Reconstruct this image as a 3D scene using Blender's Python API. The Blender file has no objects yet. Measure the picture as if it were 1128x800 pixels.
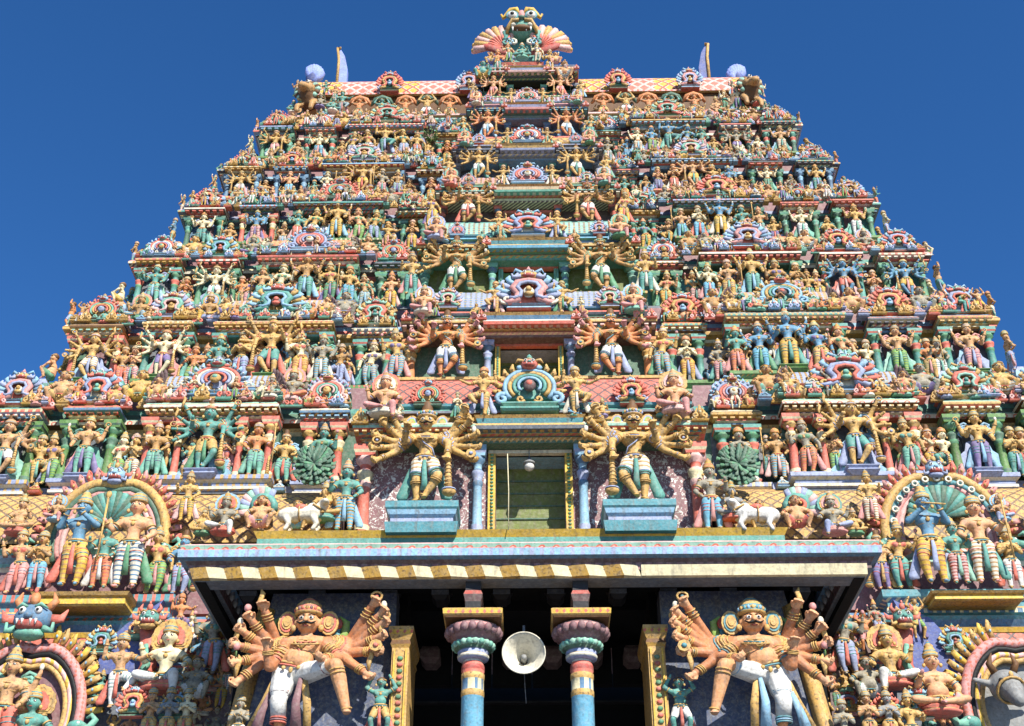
import bpy, math, random
import numpy as np
from mathutils import Vector, Matrix
R = math.radians
sc = bpy.context.scene
COL = sc.collection
# ------------------------------------------------------------------ camera
F = 1400.0; PITCH = R(33.1); YAW = R(0.93)
cam_d = bpy.data.cameras.new("camera"); cam = bpy.data.objects.new("camera", cam_d); COL.objects.link(cam)
cam_d.sensor_width = 36.0; cam_d.lens = 36.0*F/1128.0; cam_d.clip_end = 2000; cam_d.clip_start = .1
CAM = Vector((0, 0, 1.6))
cam.location = CAM; cam.rotation_euler = (math.pi/2+PITCH, 0, YAW)
sc.camera = cam
RM = cam.rotation_euler.to_matrix()
def P(x, y, Y):
    "world point seen at photo pixel (x, y) on the vertical plane at distance Y"
    d = RM @ Vector(((x-564)/F, (400-y)/F, -1))
    return CAM + d*(Y/d.y)
# ------------------------------------------------------------------ light
SUN_EL, SUN_AZ = R(41), R(26)      # elevation; azimuth to the right of straight-behind-camera
w = bpy.data.worlds.new("World"); sc.world = w; w.use_nodes = True
nt = w.node_tree; bg = nt.nodes["Background"]
sky = nt.nodes.new("ShaderNodeTexSky"); sky.sky_type = 'NISHITA'; sky.sun_disc = False
sky.sun_elevation = SUN_EL
sky.sun_rotation = math.pi - SUN_AZ
sky.air_density = 1.0; sky.dust_density = 0.0; sky.ozone_density = 6.0; sky.altitude = 1500
hsv = nt.nodes.new('ShaderNodeHueSaturation'); hsv.inputs['Saturation'].default_value = 1.19; hsv.inputs['Hue'].default_value = .504; nt.links.new(sky.outputs[0], hsv.inputs['Color']); nt.links.new(hsv.outputs[0], bg.inputs[0]); bg.inputs[1].default_value = 0.104
sd = bpy.data.lights.new("sun", 'SUN'); sun = bpy.data.objects.new("sun", sd); COL.objects.link(sun)
sd.energy = 5.0; sd.angle = R(.5); sd.color = (1, .95, .86)
sdir = Vector((math.sin(SUN_AZ)*math.cos(SUN_EL), -math.cos(SUN_AZ)*math.cos(SUN_EL), math.sin(SUN_EL)))
sun.rotation_euler = sdir.to_track_quat('Z', 'Y').to_euler()
sun.location = (20, -20, 60)
sc.view_settings.view_transform = 'Standard'; sc.view_settings.look = 'None'
sc.view_settings.exposure = 0.78; sc.view_settings.gamma = 1
try: sc.view_settings.use_curve_mapping = False
except Exception: pass
sc.cycles.max_bounces = 5; sc.cycles.diffuse_bounces = 3
# ------------------------------------------------------------------ materials
MATS = {}
def lin(h):
    c = [int(h[i:i+2], 16)/255 for i in (0, 2, 4)]
    return tuple((x/12.92 if x <= .04045 else ((x+.055)/1.055)**2.4) for x in c)
PAL = dict(
 gold='c79a48', gold2='b5823c', ochre='b98b22', tan='c9935c', peach='d99a68', cream='dccfa4', ivory='d9d2bd', stone='8d8672', grey='7c7f80',
 umber='6b4a2c', orange='cf7a38', yellow='d6a91c', coral='d05c48', red='a52c22', pink='d08a86', palepink='d9aaa4', maroon='4e2c33', mauve='7d4f58', plum='5d3a45',
 teal='3b9084', green='38855a', dgreen='236049', arm='bd6f38', lime='82a93a', leaf='3f7a22', jade='5fa892', mint='86bba6', turq='2f8794', blue='3a7196', sky='7fb0cc', lav='8f9cc0',
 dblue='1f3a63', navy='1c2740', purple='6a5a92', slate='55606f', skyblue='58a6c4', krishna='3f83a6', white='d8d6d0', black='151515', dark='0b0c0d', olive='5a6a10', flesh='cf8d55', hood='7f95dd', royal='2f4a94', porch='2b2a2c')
def mat(key):
    """key: 'colour' | 'colour/colour2:pattern'   patterns: stripe scale rib motif lotus mould door speck"""
    if key in MATS: return MATS[key]
    base, pat, c2 = key, None, None
    if ':' in key: base, pat = key.split(':')
    if '/' in base: base, c2 = base.split('/')
    m = bpy.data.materials.new(key.replace(':', '_').replace('/', '_')); m.use_nodes = True
    n, l = m.node_tree.nodes, m.node_tree.links
    bs = n["Principled BSDF"]
    bs.inputs["Roughness"].default_value = .62
    bs.inputs["Specular IOR Level"].default_value = .3
    col = lin(PAL[base])
    def rgb(c):
        q = n.new("ShaderNodeRGB"); q.outputs[0].default_value = (*c, 1); return q.outputs[0]
    def math_(op, a, b=None, c=None):
        q = n.new("ShaderNodeMath"); q.operation = op
        for i, v in enumerate((a, b, c)):
            if v is None: continue
            if isinstance(v, (int, float)): q.inputs[i].default_value = v
            else: l.new(v, q.inputs[i])
        return q.outputs[0]
    def mix(f, a, b, bt='MIX'):
        q = n.new("ShaderNodeMix"); q.data_type = 'RGBA'; q.blend_type = bt
        if isinstance(f, (int, float)): q.inputs[0].default_value = f
        else: l.new(f, q.inputs[0])
        l.new(a, q.inputs[6]); l.new(b, q.inputs[7]); return q.outputs[2]
    tc = n.new("ShaderNodeTexCoord"); geo = n.new("ShaderNodeNewGeometry")
    pos = geo.outputs["Position"]
    c = rgb(col); h = None
    if pat:
        d = rgb(lin(PAL[c2]))
        if pat == 'stripe':                       # rings of colour round a limb, in the figure's own units
            s = n.new("ShaderNodeSeparateXYZ"); l.new(tc.outputs["Object"], s.inputs[0])
            f = math_('FRACT', math_('MULTIPLY', s.outputs[2], 21.0))
            k = math_('LESS_THAN', f, .34); c = mix(k, c, d); h = k
        elif pat in ('scale', 'rib', 'tile'):
            s = n.new("ShaderNodeSeparateXYZ"); l.new(tc.outputs["UV"], s.inputs[0])
            u, v = s.outputs[0], s.outputs[1]
            if pat == 'rib':
                f = math_('FRACT', math_('MULTIPLY', u, 6.0)); k = math_('LESS_THAN', f, .42)
                g = math_('FRACT', math_('MULTIPLY', v, 9.0)); k2 = math_('MULTIPLY', math_('LESS_THAN', g, .5), k)
                c = mix(k, c, d); c = mix(math_('MULTIPLY', k2, .5), c, rgb(lin(PAL['yellow']))); h = k
            else:
                sc_ = 2.6 if pat == 'scale' else 1.9
                a = math_('FRACT', math_('MULTIPLY', math_('ADD', u, v), sc_)); b = math_('FRACT', math_('MULTIPLY', math_('SUBTRACT', u, v), sc_))
                k = math_('LESS_THAN', math_('MINIMUM', a, b), .2)
                if pat == 'tile':
                    sel = math_('LESS_THAN', math_('FRACT', math_('MULTIPLY', math_('ABSOLUTE', math_('ADD', u, -.4)), .31)), .5)
                    c = mix(sel, c, rgb(lin(PAL['coral']))); d = mix(sel, d, rgb(lin(PAL['palepink'])))
                    k2 = math_('LESS_THAN', math_('MINIMUM', a, b), .28)
                    c = mix(k2, c, rgb(lin(PAL['ivory'])))
                c = mix(k, c, d); h = k
        else:
            s = n.new("ShaderNodeSeparateXYZ"); l.new(pos, s.inputs[0])
            x, y, z = s.outputs
            if pat == 'motif':                    # repeated painted blossoms
                a = math_('ADD', math_('FRACT', math_('MULTIPLY', math_('ADD', x, y), 3.1)), -.5)
                b = math_('ADD', math_('FRACT', math_('MULTIPLY', z, 3.7)), -.5)
                r = math_('ADD', math_('MULTIPLY', a, a), math_('MULTIPLY', b, b))
                k = math_('LESS_THAN', r, .07); c = mix(k, c, d); c = mix(math_('LESS_THAN', r, .02), c, rgb(lin(PAL['ivory']))); h = k
            elif pat == 'lotus':
                a = math_('ABSOLUTE', math_('ADD', math_('FRACT', math_('MULTIPLY', math_('ADD', x, y), 4.4)), -.5))
                k = math_('LESS_THAN', a, .2); c = mix(k, c, d); h = k
            elif pat == 'bead':
                a = math_('ABSOLUTE', math_('ADD', math_('FRACT', math_('MULTIPLY', math_('ADD', x, y), 6.3)), -.5))
                b = math_('ABSOLUTE', math_('ADD', math_('FRACT', math_('MULTIPLY', z, 9.0)), -.5))
                k = math_('LESS_THAN', math_('ADD', a, math_('MULTIPLY', b, .6)), .27); c = mix(k, c, d); h = k
            elif pat == 'speck':                  # old paint rubbed through to plaster
                vz = n.new("ShaderNodeTexNoise"); vz.inputs["Scale"].default_value = 10; vz.inputs["Detail"].default_value = 5; vz.inputs["Distortion"].default_value = 1.2
                l.new(pos, vz.inputs["Vector"]); k = math_('GREATER_THAN', vz.outputs[0], .565); c = mix(k, c, d); h = k
    no = n.new("ShaderNodeTexNoise"); no.inputs["Scale"].default_value = 3.2; no.inputs["Detail"].default_value = 6; no.inputs["Roughness"].default_value = .7
    l.new(pos, no.inputs["Vector"])
    mr = n.new("ShaderNodeMapRange"); l.new(no.outputs[0], mr.inputs[0]); mr.inputs[1].default_value = .3; mr.inputs[2].default_value = .7; mr.inputs[3].default_value = .66; mr.inputs[4].default_value = 1.12
    gq = n.new("ShaderNodeCombineColor"); [l.new(mr.outputs[0], gq.inputs[i]) for i in range(3)]
    c = mix(1.0, c, gq.outputs[0], 'MULTIPLY')
    # rain streaks
    if base not in ('dark', 'black', 'porch'):
        mp = n.new("ShaderNodeMapping"); mp.inputs["Scale"].default_value = (5.5, 5.5, .55); l.new(pos, mp.inputs[0])
        n5 = n.new("ShaderNodeTexNoise"); n5.inputs["Scale"].default_value = 1.6; n5.inputs["Detail"].default_value = 4; l.new(mp.outputs[0], n5.inputs["Vector"])
        m5 = n.new("ShaderNodeMapRange"); l.new(n5.outputs[0], m5.inputs[0]); m5.inputs[1].default_value = .54; m5.inputs[2].default_value = .72; m5.inputs[3].default_value = 0; m5.inputs[4].default_value = .5
        c = mix(m5.outputs[0], c, rgb((.10, .075, .055)))
    # sun-bleached patches of old paint, then grime flecks
    if base not in ('dark', 'black', 'porch', 'umber'):
        n4 = n.new("ShaderNodeTexNoise"); n4.inputs["Scale"].default_value = 9.0; n4.inputs["Detail"].default_value = 6; n4.inputs["Roughness"].default_value = .75; l.new(pos, n4.inputs["Vector"])
        m4 = n.new("ShaderNodeMapRange"); l.new(n4.outputs[0], m4.inputs[0]); m4.inputs[1].default_value = .45; m4.inputs[2].default_value = .75; m4.inputs[3].default_value = .08; m4.inputs[4].default_value = .3
        c = mix(m4.outputs[0], c, rgb((.62, .57, .48)))
    n2 = n.new("ShaderNodeTexNoise"); n2.inputs["Scale"].default_value = 17; n2.inputs["Detail"].default_value = 4
    l.new(pos, n2.inputs["Vector"])
    m2 = n.new("ShaderNodeMapRange"); l.new(n2.outputs[0], m2.inputs[0]); m2.inputs[1].default_value = .52; m2.inputs[2].default_value = .68; m2.inputs[3].default_value = 0; m2.inputs[4].default_value = .72 if base in ('gold', 'gold2', 'tan', 'amber', 'stone', 'ochre') else .36
    if base not in ('dark', 'black', 'porch'): c = mix(m2.outputs[0], c, rgb((.09, .065, .045)) if base not in ('white', 'ivory', 'cream') else rgb((.25, .22, .17)))
    l.new(c, bs.inputs["Base Color"])
    bp = n.new("ShaderNodeBump"); bp.inputs["Strength"].default_value = .35; bp.inputs["Distance"].default_value = .016
    n3 = n.new("ShaderNodeTexVoronoi"); n3.inputs["Scale"].default_value = 13; l.new(pos, n3.inputs["Vector"])
    hh = math_('ADD', math_('MULTIPLY', n3.outputs[0], .6), n2.outputs[0])
    if h is not None: hh = math_('ADD', hh, math_('MULTIPLY', h, .6))
    l.new(hh, bp.inputs["Height"]); l.new(bp.outputs[0], bs.inputs["Normal"])
    if base in ('dark',): bs.inputs["Roughness"].default_value = .9
    MATS[key] = m; return m
# ------------------------------------------------------------------ mesh builder
class MB:
    def __init__(s): s.v = []; s.f = []; s.m = []; s.s = []; s.uv = None
    def add(s, vs, fs, m, sm=False, uvs=None):
        o = len(s.v); s.v.extend([tuple(p) for p in vs])
        if uvs is not None:
            if s.uv is None: s.uv = {}
            for i, q in enumerate(uvs): s.uv[o+i] = q
        for f in fs: s.f.append(tuple(o+i for i in f)); s.s.append(sm)
        s.m.extend([m]*len(fs) if isinstance(m, str) else m)
        return s
    def join(s, o, loc=(0, 0, 0), sc_=1.0, rz=0.0, rep=None, mirror=False):
        c, sn = math.cos(rz), math.sin(rz); b = len(s.v); mx = -1 if mirror else 1
        if isinstance(sc_, (int, float)): sc_ = (sc_,)*3
        for (x, y, z) in o.v:
            x *= sc_[0]*mx; y *= sc_[1]; z *= sc_[2]
            s.v.append((x*c-y*sn+loc[0], x*sn+y*c+loc[1], z+loc[2]))
        for f, m, q in zip(o.f, o.m, o.s):
            f = tuple(b+i for i in f); s.f.append(f[::-1] if mirror else f); s.m.append((rep or {}).get(m, m)); s.s.append(q)
        if o.uv:
            if s.uv is None: s.uv = {}
            for i, q in o.uv.items(): s.uv[b+i] = q
        return s
    def box(s, x0, x1, y0, y1, z0, z1, m):
        return s.add([(x0,y0,z0),(x1,y0,z0),(x1,y1,z0),(x0,y1,z0),(x0,y0,z1),(x1,y0,z1),(x1,y1,z1),(x0,y1,z1)],
                     [(3,2,1,0),(4,5,6,7),(0,1,5,4),(1,2,6,5),(2,3,7,6),(3,0,4,7)], m)
    def stack(s, x0, x1, yf, yb, z0, prof, back=0.0):
        "moulded block: prof = [(dz, outward offset at top, material)], starts at offset prof[0][0] if given as ('o', off)"
        o = 0.0; z = z0; rings = []; ms = []
        if prof[0][0] == 'o': o = prof[0][1]; prof = prof[1:]
        def ring(o, z): return [(x0-o, yf-o, z), (x1+o, yf-o, z), (x1+o, yb+o*back, z), (x0-o, yb+o*back, z)]
        rings.append(ring(o, z))
        for dz, of, m in prof:
            z += dz
            rings.append(ring(of, z)); ms.append(m)
        vs = [p for r in rings for p in r]; fs = [(3, 2, 1, 0)]; mm = [ms[0]]
        for i, m in enumerate(ms):
            a = 4*i
            for j in range(4): fs.append((a+j, a+(j+1) % 4, a+4+(j+1) % 4, a+4+j)); mm.append(m)
        a = 4*len(ms); fs.append((a, a+1, a+2, a+3)); mm.append(ms[-1])
        s.add(vs, fs, mm); return z
    def lathe(s, cx, cy, z0, prof, n=12, sm=False, ph=0.0, sq=(1, 1)):
        "prof = [(z, r, material)] (first material unused)"
        vs = []; fs = []; mm = []
        for z, r, m in prof:
            for j in range(n):
                a = 2*math.pi*(j+ph)/n; vs.append((cx+r*sq[0]*math.cos(a), cy+r*sq[1]*math.sin(a), z0+z))
        for i in range(1, len(prof)):
            for j in range(n):
                a, b = (i-1)*n+j, (i-1)*n+(j+1) % n; fs.append((a, b, b+n, a+n)); mm.append(prof[i][2])
        fs.append(tuple(range(n))[::-1]); mm.append(prof[1][2]); k = (len(prof)-1)*n
        fs.append(tuple(range(k, k+n))); mm.append(prof[-1][2])
        return s.add(vs, fs, mm, sm)
    def tube(s, pts, rad, m, n=6, flat=1.0, sm=True):
        pts = [Vector(p) for p in pts]
        if isinstance(rad, (int, float)): rad = [rad]*len(pts)
        vs = []; fs = []; up = Vector((0, 1, 0)); K = len(pts)
        for i, p in enumerate(pts):
            t = (pts[min(i+1, K-1)]-pts[max(i-1, 0)])
            if t.length < 1e-9: t = Vector((0, 0, 1))
            t.normalize(); a = up-t*up.dot(t)
            if a.length < 1e-3: a = Vector((1, 0, 0))-t*t.x
            a.normalize(); b = t.cross(a)
            for j in range(n):
                q = 2*math.pi*j/n; vs.append(p+a*(math.cos(q)*rad[i]*flat)+b*(math.sin(q)*rad[i]))
        for i in range(K-1):
            for j in range(n): x, y = i*n+j, i*n+(j+1) % n; fs.append((x, y, y+n, x+n))
        fs.append(tuple(range(n))[::-1]); fs.append(tuple(range((K-1)*n, K*n)))
        return s.add(vs, fs, m, sm)
    def ell(s, c, r, m, n=8, k=5, sm=True):
        vs = [(c[0], c[1], c[2]-r[2])]; fs = []
        for i in range(1, k):
            a = math.pi*i/k
            for j in range(n): q = 2*math.pi*j/n; vs.append((c[0]+r[0]*math.sin(a)*math.cos(q), c[1]+r[1]*math.sin(a)*math.sin(q), c[2]-r[2]*math.cos(a)))
        vs.append((c[0], c[1], c[2]+r[2])); T = len(vs)-1
        for j in range(n): fs.append((0, 1+(j+1) % n, 1+j)); fs.append((T, T-n+j, T-n+(j+1) % n))
        for i in range(k-2):
            for j in range(n): a, b = 1+i*n+j, 1+i*n+(j+1) % n; fs.append((a, b, b+n, a+n))
        return s.add(vs, fs, m, sm)
    def ring(s, c, ax, Rr, r, m, n=10, k=4, sq=1.0):
        ax = Vector(ax).normalized(); u = ax.orthogonal().normalized(); 
        if abs(ax.z) > .7: u = (Vector((1, 0, 0))-ax*ax.x).normalized()
        w_ = ax.cross(u); c = Vector(c); vs = []; fs = []
        for i in range(n):
            a = 2*math.pi*i/n; d = u*math.cos(a)+w_*(math.sin(a)*sq)
            for j in range(k): b = 2*math.pi*(j+.5)/k; vs.append(c+d*(Rr+r*math.cos(b))+ax*(r*math.sin(b)))
        for i in range(n):
            for j in range(k): fs.append((i*k+j, i*k+(j+1) % k, ((i+1) % n)*k+(j+1) % k, ((i+1) % n)*k+j))
        return s.add(vs, fs, m, True)
    def plate(s, pts, y0, y1, m, m2=None):
        "outline in XZ extruded from y0 (front) to y1"
        n = len(pts); vs = [(x, y0, z) for x, z in pts]+[(x, y1, z) for x, z in pts]
        ar = sum(pts[i][0]*pts[(i+1) % n][1]-pts[(i+1) % n][0]*pts[i][1] for i in range(n))
        f = tuple(range(n)); g = tuple(range(n, 2*n))[::-1]
        fs = [f, g]+[(i, n+i, n+(i+1) % n, (i+1) % n) for i in range(n)]
        if ar < 0: fs = [q[::-1] for q in fs]
        return s.add(vs, fs, [m, m]+[m2 or m]*n)
    def mesh(s, name, rep=None):
        me = bpy.data.meshes.new(name); me.from_pydata(s.v, [], s.f)
        names = [(rep or {}).get(q, q) for q in s.m]; order = sorted(set(names)); ix = {q: i for i, q in enumerate(order)}
        for q in order: me.materials.append(mat(q))
        me.polygons.foreach_set("material_index", np.array([ix[q] for q in names], dtype=np.int32))
        me.polygons.foreach_set("use_smooth", np.array(s.s, dtype=bool))
        if s.uv:
            ul = me.uv_layers.new(name="UVMap"); li = np.empty(len(me.loops), dtype=np.int32); me.loops.foreach_get("vertex_index", li)
            arr = np.zeros((len(s.v), 2), dtype=np.float32)
            for i, q in s.uv.items(): arr[i] = q
            ul.data.foreach_set("uv", arr[li].ravel())
        me.update(); return me
    def build(s, name, parent=None, rep=None):
        if not s.v: return None
        o = bpy.data.objects.new(name, s.mesh(name, rep)); COL.objects.link(o)
        if parent: o.parent = parent
        return o
def obj(name, me, parent=None, loc=None):
    o = bpy.data.objects.new(name, me); COL.objects.link(o)
    if parent: o.parent = parent
    if loc is not None: o.location = loc
    return o
def empty(name, loc=(0, 0, 0)):
    o = bpy.data.objects.new(name, None); COL.objects.link(o); o.location = loc; o.empty_display_size = .2; return o
def tag(o, label=None, cat=None, group=None, kind=None):
    if label: o['label'] = label
    if cat: o['category'] = cat
    if group: o['group'] = group
    if kind: o['kind'] = kind
    return o
def arc(cx, cz, rx, rz, a0, a1, n, y=0.0):
    return [(cx+rx*math.cos(R(a0+(a1-a0)*i/(n-1))), y, cz+rz*math.sin(R(a0+(a1-a0)*i/(n-1)))) for i in range(n)]
def spiral(cx, cz, r0, a0, turn, n, y=0.0, shrink=.25):
    return [(cx+r0*(1-(1-shrink)*i/(n-1))*math.cos(R(a0+turn*i/(n-1))), y, cz+r0*(1-(1-shrink)*i/(n-1))*math.sin(R(a0+turn*i/(n-1)))) for i in range(n)]
# ------------------------------------------------------------------ carved figures (unit height, facing -Y)
def _caps(p0, p1, r0, r1, n=10):
    p0, p1 = Vector(p0), Vector(p1); t = (p1-p0)
    L = t.length; t = t/L if L > 1e-6 else Vector((0, 0, 1))
    pts = []; rad = []
    for a in (-80, -45): pts.append(p0+t*(r0*math.sin(R(a)))); rad.append(r0*math.cos(R(a)))
    pts.append(p0); rad.append(r0); pts.append(p1); rad.append(r1)
    for a in (45, 80): pts.append(p1+t*(r1*math.sin(R(a)))); rad.append(r1*math.cos(R(a)))
    return pts, rad
def remesh(prims, vox, smooth=2):
    mb = MB()
    for q in prims:
        if q[0] == 'c': pts, rad = _caps(q[1], q[2], q[3], q[4]); mb.tube(pts, rad, 'gold', 10)
        else: mb.ell(q[1], q[2], 'gold', 12, 8)
    me = bpy.data.meshes.new("tmp"); me.from_pydata(mb.v, [], mb.f); me.update()
    ob = bpy.data.objects.new("tmp", me); COL.objects.link(ob)
    md = ob.modifiers.new("r", 'REMESH'); md.mode = 'VOXEL'; md.voxel_size = vox; md.adaptivity = 0
    m2 = ob.modifiers.new("s", 'SMOOTH'); m2.factor = .5; m2.iterations = smooth
    dg = bpy.context.evaluated_depsgraph_get(); dg.update()
    ev = ob.evaluated_get(dg).to_mesh()
    nv = len(ev.vertices); co = np.empty(nv*3, dtype=np.float32); ev.vertices.foreach_get("co", co); co = co.reshape(-1, 3)
    faces = [tuple(p.vertices) for p in ev.polygons]
    cen = np.array([co[list(f)].mean(axis=0) for f in faces])
    best = np.full(len(faces), 1e9); reg = np.zeros(len(faces), dtype=int); regs = []
    for q in prims:
        if q[-1] not in regs: regs.append(q[-1])
        if q[0] == 'c':
            a, b = np.array(q[1]), np.array(q[2]); ab = b-a; L2 = max((ab*ab).sum(), 1e-9)
            t = np.clip(((cen-a)@ab)/L2, 0, 1); d = np.linalg.norm(cen-(a+t[:, None]*ab), axis=1)-(q[3]+(q[4]-q[3])*t)
        else:
            r = np.array(q[2]); d = (np.linalg.norm((cen-np.array(q[1]))/r, axis=1)-1)*r.min()
        k = d < best; best[k] = d[k]; reg[k] = regs.index(q[-1])
    out = MB(); out.v = [tuple(map(float, p)) for p in co]; out.f = faces; out.m = [regs[i] for i in reg]; out.s = [True]*len(faces)
    ob.evaluated_get(dg).to_mesh_clear(); bpy.data.objects.remove(ob); bpy.data.meshes.remove(me)
    return out
def V(*a): return Vector(a)
def hand_prims(w, el, s, closed=True, n=4):
    "palm with separate curled fingers and a thumb, for the large figures"
    w, el = Vector(w), Vector(el); d = (w-el).normalized(); out = []
    side = d.cross(Vector((0, 1, 0)));
    if side.length < .1: side = Vector((1, 0, 0))
    side.normalize(); fwd = side.cross(d).normalized()
    if fwd.y > 0: fwd = -fwd
    pc = w+d*.035*s
    out.append(('c', w, pc+d*.012*s, .021*s, .026*s, 'palm'))
    for i in range(4):
        o = side*((i-1.5)*.0155*s); L = (.026, .031, .029, .022)[i]*s
        a = pc+o+d*.018*s; b = a+d*L*.75+fwd*L*.35; c_ = b+fwd*L*.95-d*L*.1
        out.append(('c', a, b, .0078*s, .0074*s, 'palm')); out.append(('c', b, c_, .0074*s, .0064*s, 'palm'))
    t0 = w+d*.02*s-side*.022*s; t1 = t0+d*.022*s-side*.014*s+fwd*.01*s; t2 = t1+d*.014*s+fwd*.02*s
    out += [('c', t0, t1, .009*s, .008*s, 'palm'), ('c', t1, t2, .008*s, .0068*s, 'palm')]
    return out
def figure(arms, legs, pel=(0, 0, .5), sh=(0, 0, .79), head=None, hs=1.2, fat=0.0, female=False, cloth='long', vox=.0165, crown='tall',
           big=False, bulk=1.0, weapons=(), back=None, sash=True, hair=False, seat=None):
    """returns dict part -> MB.  arms: [(side, elbow, wrist)], legs: [(side, knee, ankle)]
    role names used as materials: skin leg cloth palm gold crown gem drape back hair"""
    pel, sh = Vector(pel), Vector(sh); head = Vector(head) if head else sh+Vector((0, -.01, .085+.045*hs))
    pr = []; C = 'c'; E = 'e'
    wl = pel.lerp(sh, .38); ch = pel.lerp(sh, .74)
    pr.append((E, pel+V(0, 0, -.005), (.088+fat*.3, .07+fat*.3, .07), 'leg'))
    pr.append((C, pel+V(0, 0, .02), wl, .066+fat*.5, .058+fat*.6, 'skin'))
    if fat: pr.append((E, wl+V(0, -.03-fat*.2, -.015), (.07+fat, .055+fat*.9, .07+fat*.6), 'skin'))
    pr.append((C, wl, ch, .058+fat*.5, .078+fat*.2, 'skin'))
    pr.append((E, ch, (.108, .068, .078), 'skin'))
    ts = sh-pel; lat = V(1, 0, 0)
    for s_ in (-1, 1):
        pr.append((C, sh+V(s_*.03, 0, -.01), sh+V(s_*.1, 0, -.02), .045, .044, 'skin'))
        pr.append((E, ch+V(s_*.046, -.05, .01), ((.042, .036, .042) if female else (.05, .026, .036)), 'cloth' if female else 'skin'))
    pr.append((C, sh, head+V(0, .005, -.04*hs), .036, .032, 'skin'))
    pr.append((E, head, (.054*hs, .06*hs, .07*hs), 'skin'))
    pr.append((E, head+V(0, -.02*hs, -.038*hs), (.034*hs, .034*hs, .03*hs), 'skin'))
    pr.append((C, head+V(0, -.058*hs, .012*hs), head+V(0, -.07*hs, -.012*hs), .008*hs, .013*hs, 'skin'))
    for s_ in (-1, 1):
        pr.append((E, head+V(s_*.056*hs, .005, -.005), (.01*hs, .018*hs, .026*hs), 'skin'))
        pr.append((E, head+V(s_*.026*hs, -.04*hs, -.02*hs), (.018*hs, .014*hs, .014*hs), 'skin'))
    jew = MB(); wp = MB()
    for (s_, el, wr) in arms:
        so = sh+V(s_*.115, 0, -.02); el, wr = Vector(el), Vector(wr)
        ar = 'arm' if big and bulk > 1 else 'skin'; pr.append((C, so, el, .042, .034, ar)); pr.append((C, el, wr, .034, .025, ar))
        d = (wr-el).normalized()
        if big: pr += hand_prims(wr, el, 1.22)
        else: pr.append((E, wr+d*.03, (.024, .022, .028), 'palm'))
        m1 = so.lerp(el, .5); jew.ring(m1, el-so, .042*bulk, .009, 'gold', 10 if big else 8); jew.ring(so.lerp(el, .72), el-so, .039*bulk, .006, 'gem', 7); jew.ell(so+V(s_*.01, -.01, .03), (.03, .03, .016), 'gold', 7, 4)
        if big:
            for q in (.3, .42, .62): jew.ring(so.lerp(el, q), el-so, .041*bulk, .0055, 'gold', 10)
            jew.ell(m1+V(0, -.04, 0), (.014, .012, .018), 'gem', 6, 4)
            for q in (.72, .8, .9): jew.ring(el.lerp(wr, q), wr-el, .03*bulk, .006, 'gold', 10)
            jew.ell(el.lerp(wr, .8)+V(0, -.025, 0), (.012, .012, .014), 'gem', 6, 4)
        else: jew.ring(el.lerp(wr, .85), wr-el, .027, .009, 'gold', 7)
    for (s_, kn, an) in legs:
        hp = pel+V(s_*.052, 0, -.03); kn, an = Vector(kn), Vector(an)
        up = 'leg'; lo = 'leg' if cloth == 'long' else 'skin'
        r = 1.15 if cloth == 'long' else 1.0
        if cloth == 'half':
            mid = hp.lerp(kn, .72); pr.append((C, hp, mid, .074, .058, 'leg')); pr.append((C, mid, kn, .05, .04, 'skin'))
        else: pr.append((C, hp, kn, .068*r, .044*r, up))
        calf = kn.lerp(an, .3)+V(0, .012, 0)
        pr.append((C, kn, calf, .042*r, .043*r, lo)); pr.append((C, calf, an, .042*r, .024*r, lo))
        pr.append((C, an, an+V(s_*.012, -.065, -.022), .022, .017, 'palm'))
        if big:
            for q in range(5): pr.append((C, an+V(s_*.012+(q-2)*.011, -.065, -.026), an+V(s_*.012+(q-2)*.013, -.09, -.03), .0075, .006, 'palm'))
        jew.ring(an+V(0, 0, .02), kn-an, .03, .008, 'gold', 8)
        for q in (.35, .6, .85): jew.ring(hp.lerp(kn, q), kn-hp, (.066-.02*q)*r, .0055, 'cloth' if q != .6 else 'gem', 8)
        if big:
            jew.ring(kn.lerp(an, .12), kn-an, .049, .007, 'gold', 12); jew.ring(kn.lerp(an, .2), kn-an, .049, .005, 'gold', 12)
            jew.ring(hp.lerp(kn, .7), kn-hp, .063, .008, 'gem', 12); jew.ring(hp.lerp(kn, .76), kn-hp, .06, .007, 'drape', 12)
    if bulk != 1: pr = [((q[0], q[1], q[2], q[3]*bulk, q[4]*bulk, q[5]) if q[0] == 'c' else (q[0], q[1], tuple(v*bulk for v in q[2]), q[3])) if q[-1] != 'palm' and Vector(q[1]).z < sh.z+.03+1.0*(q[0] == 'c' and abs(q[1][0]) > .09) else q for q in pr]
    body = remesh(pr, vox, 2 if not big else 1)
    # jewellery: necklaces, belt with pendants, chest band
    for k, (rr, zz) in enumerate(((.055, .0), (.068, -.022), (.078, -.045)) if big else ((.06, -.012),)):
        jew.ring(sh+V(0, -.012-k*.012-.03*(bulk-1), zz), V(0, -.45, 1), rr*(1+.9*(bulk-1)), .009 if k != 1 else .006, 'gold' if k != 1 else 'gem', 12)
    bo = V(0, -.085*(bulk-1), 0); ch = ch+bo; jew.ell(ch+V(0, -.076, .0), (.022*bulk, .012, .028*bulk), 'gold', 8, 4)
    if big:
        jew.ell(ch+V(0, -.09, .0), (.01, .008, .012), 'gem', 6, 4)
        for s_ in (-1, 1): jew.tube([sh+V(s_*.07, -.03, -.01), ch+V(s_*.045, -.082, .02), ch+V(0, -.078, -.045)], .007, 'gold', 5)
        jew.tube([sh+V(-.07, -.03, 0), ch+V(-.01, -.085, -.05), wl+V(.06, -.06-fat, 0), pel+V(.08, -.05, .03)], .007, 'gem', 5)
    ch = ch-bo; jew.ring(wl.lerp(ch, .62), ts, (.08+fat*.4)*bulk, .008, 'gold', 12, sq=.75)
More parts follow.
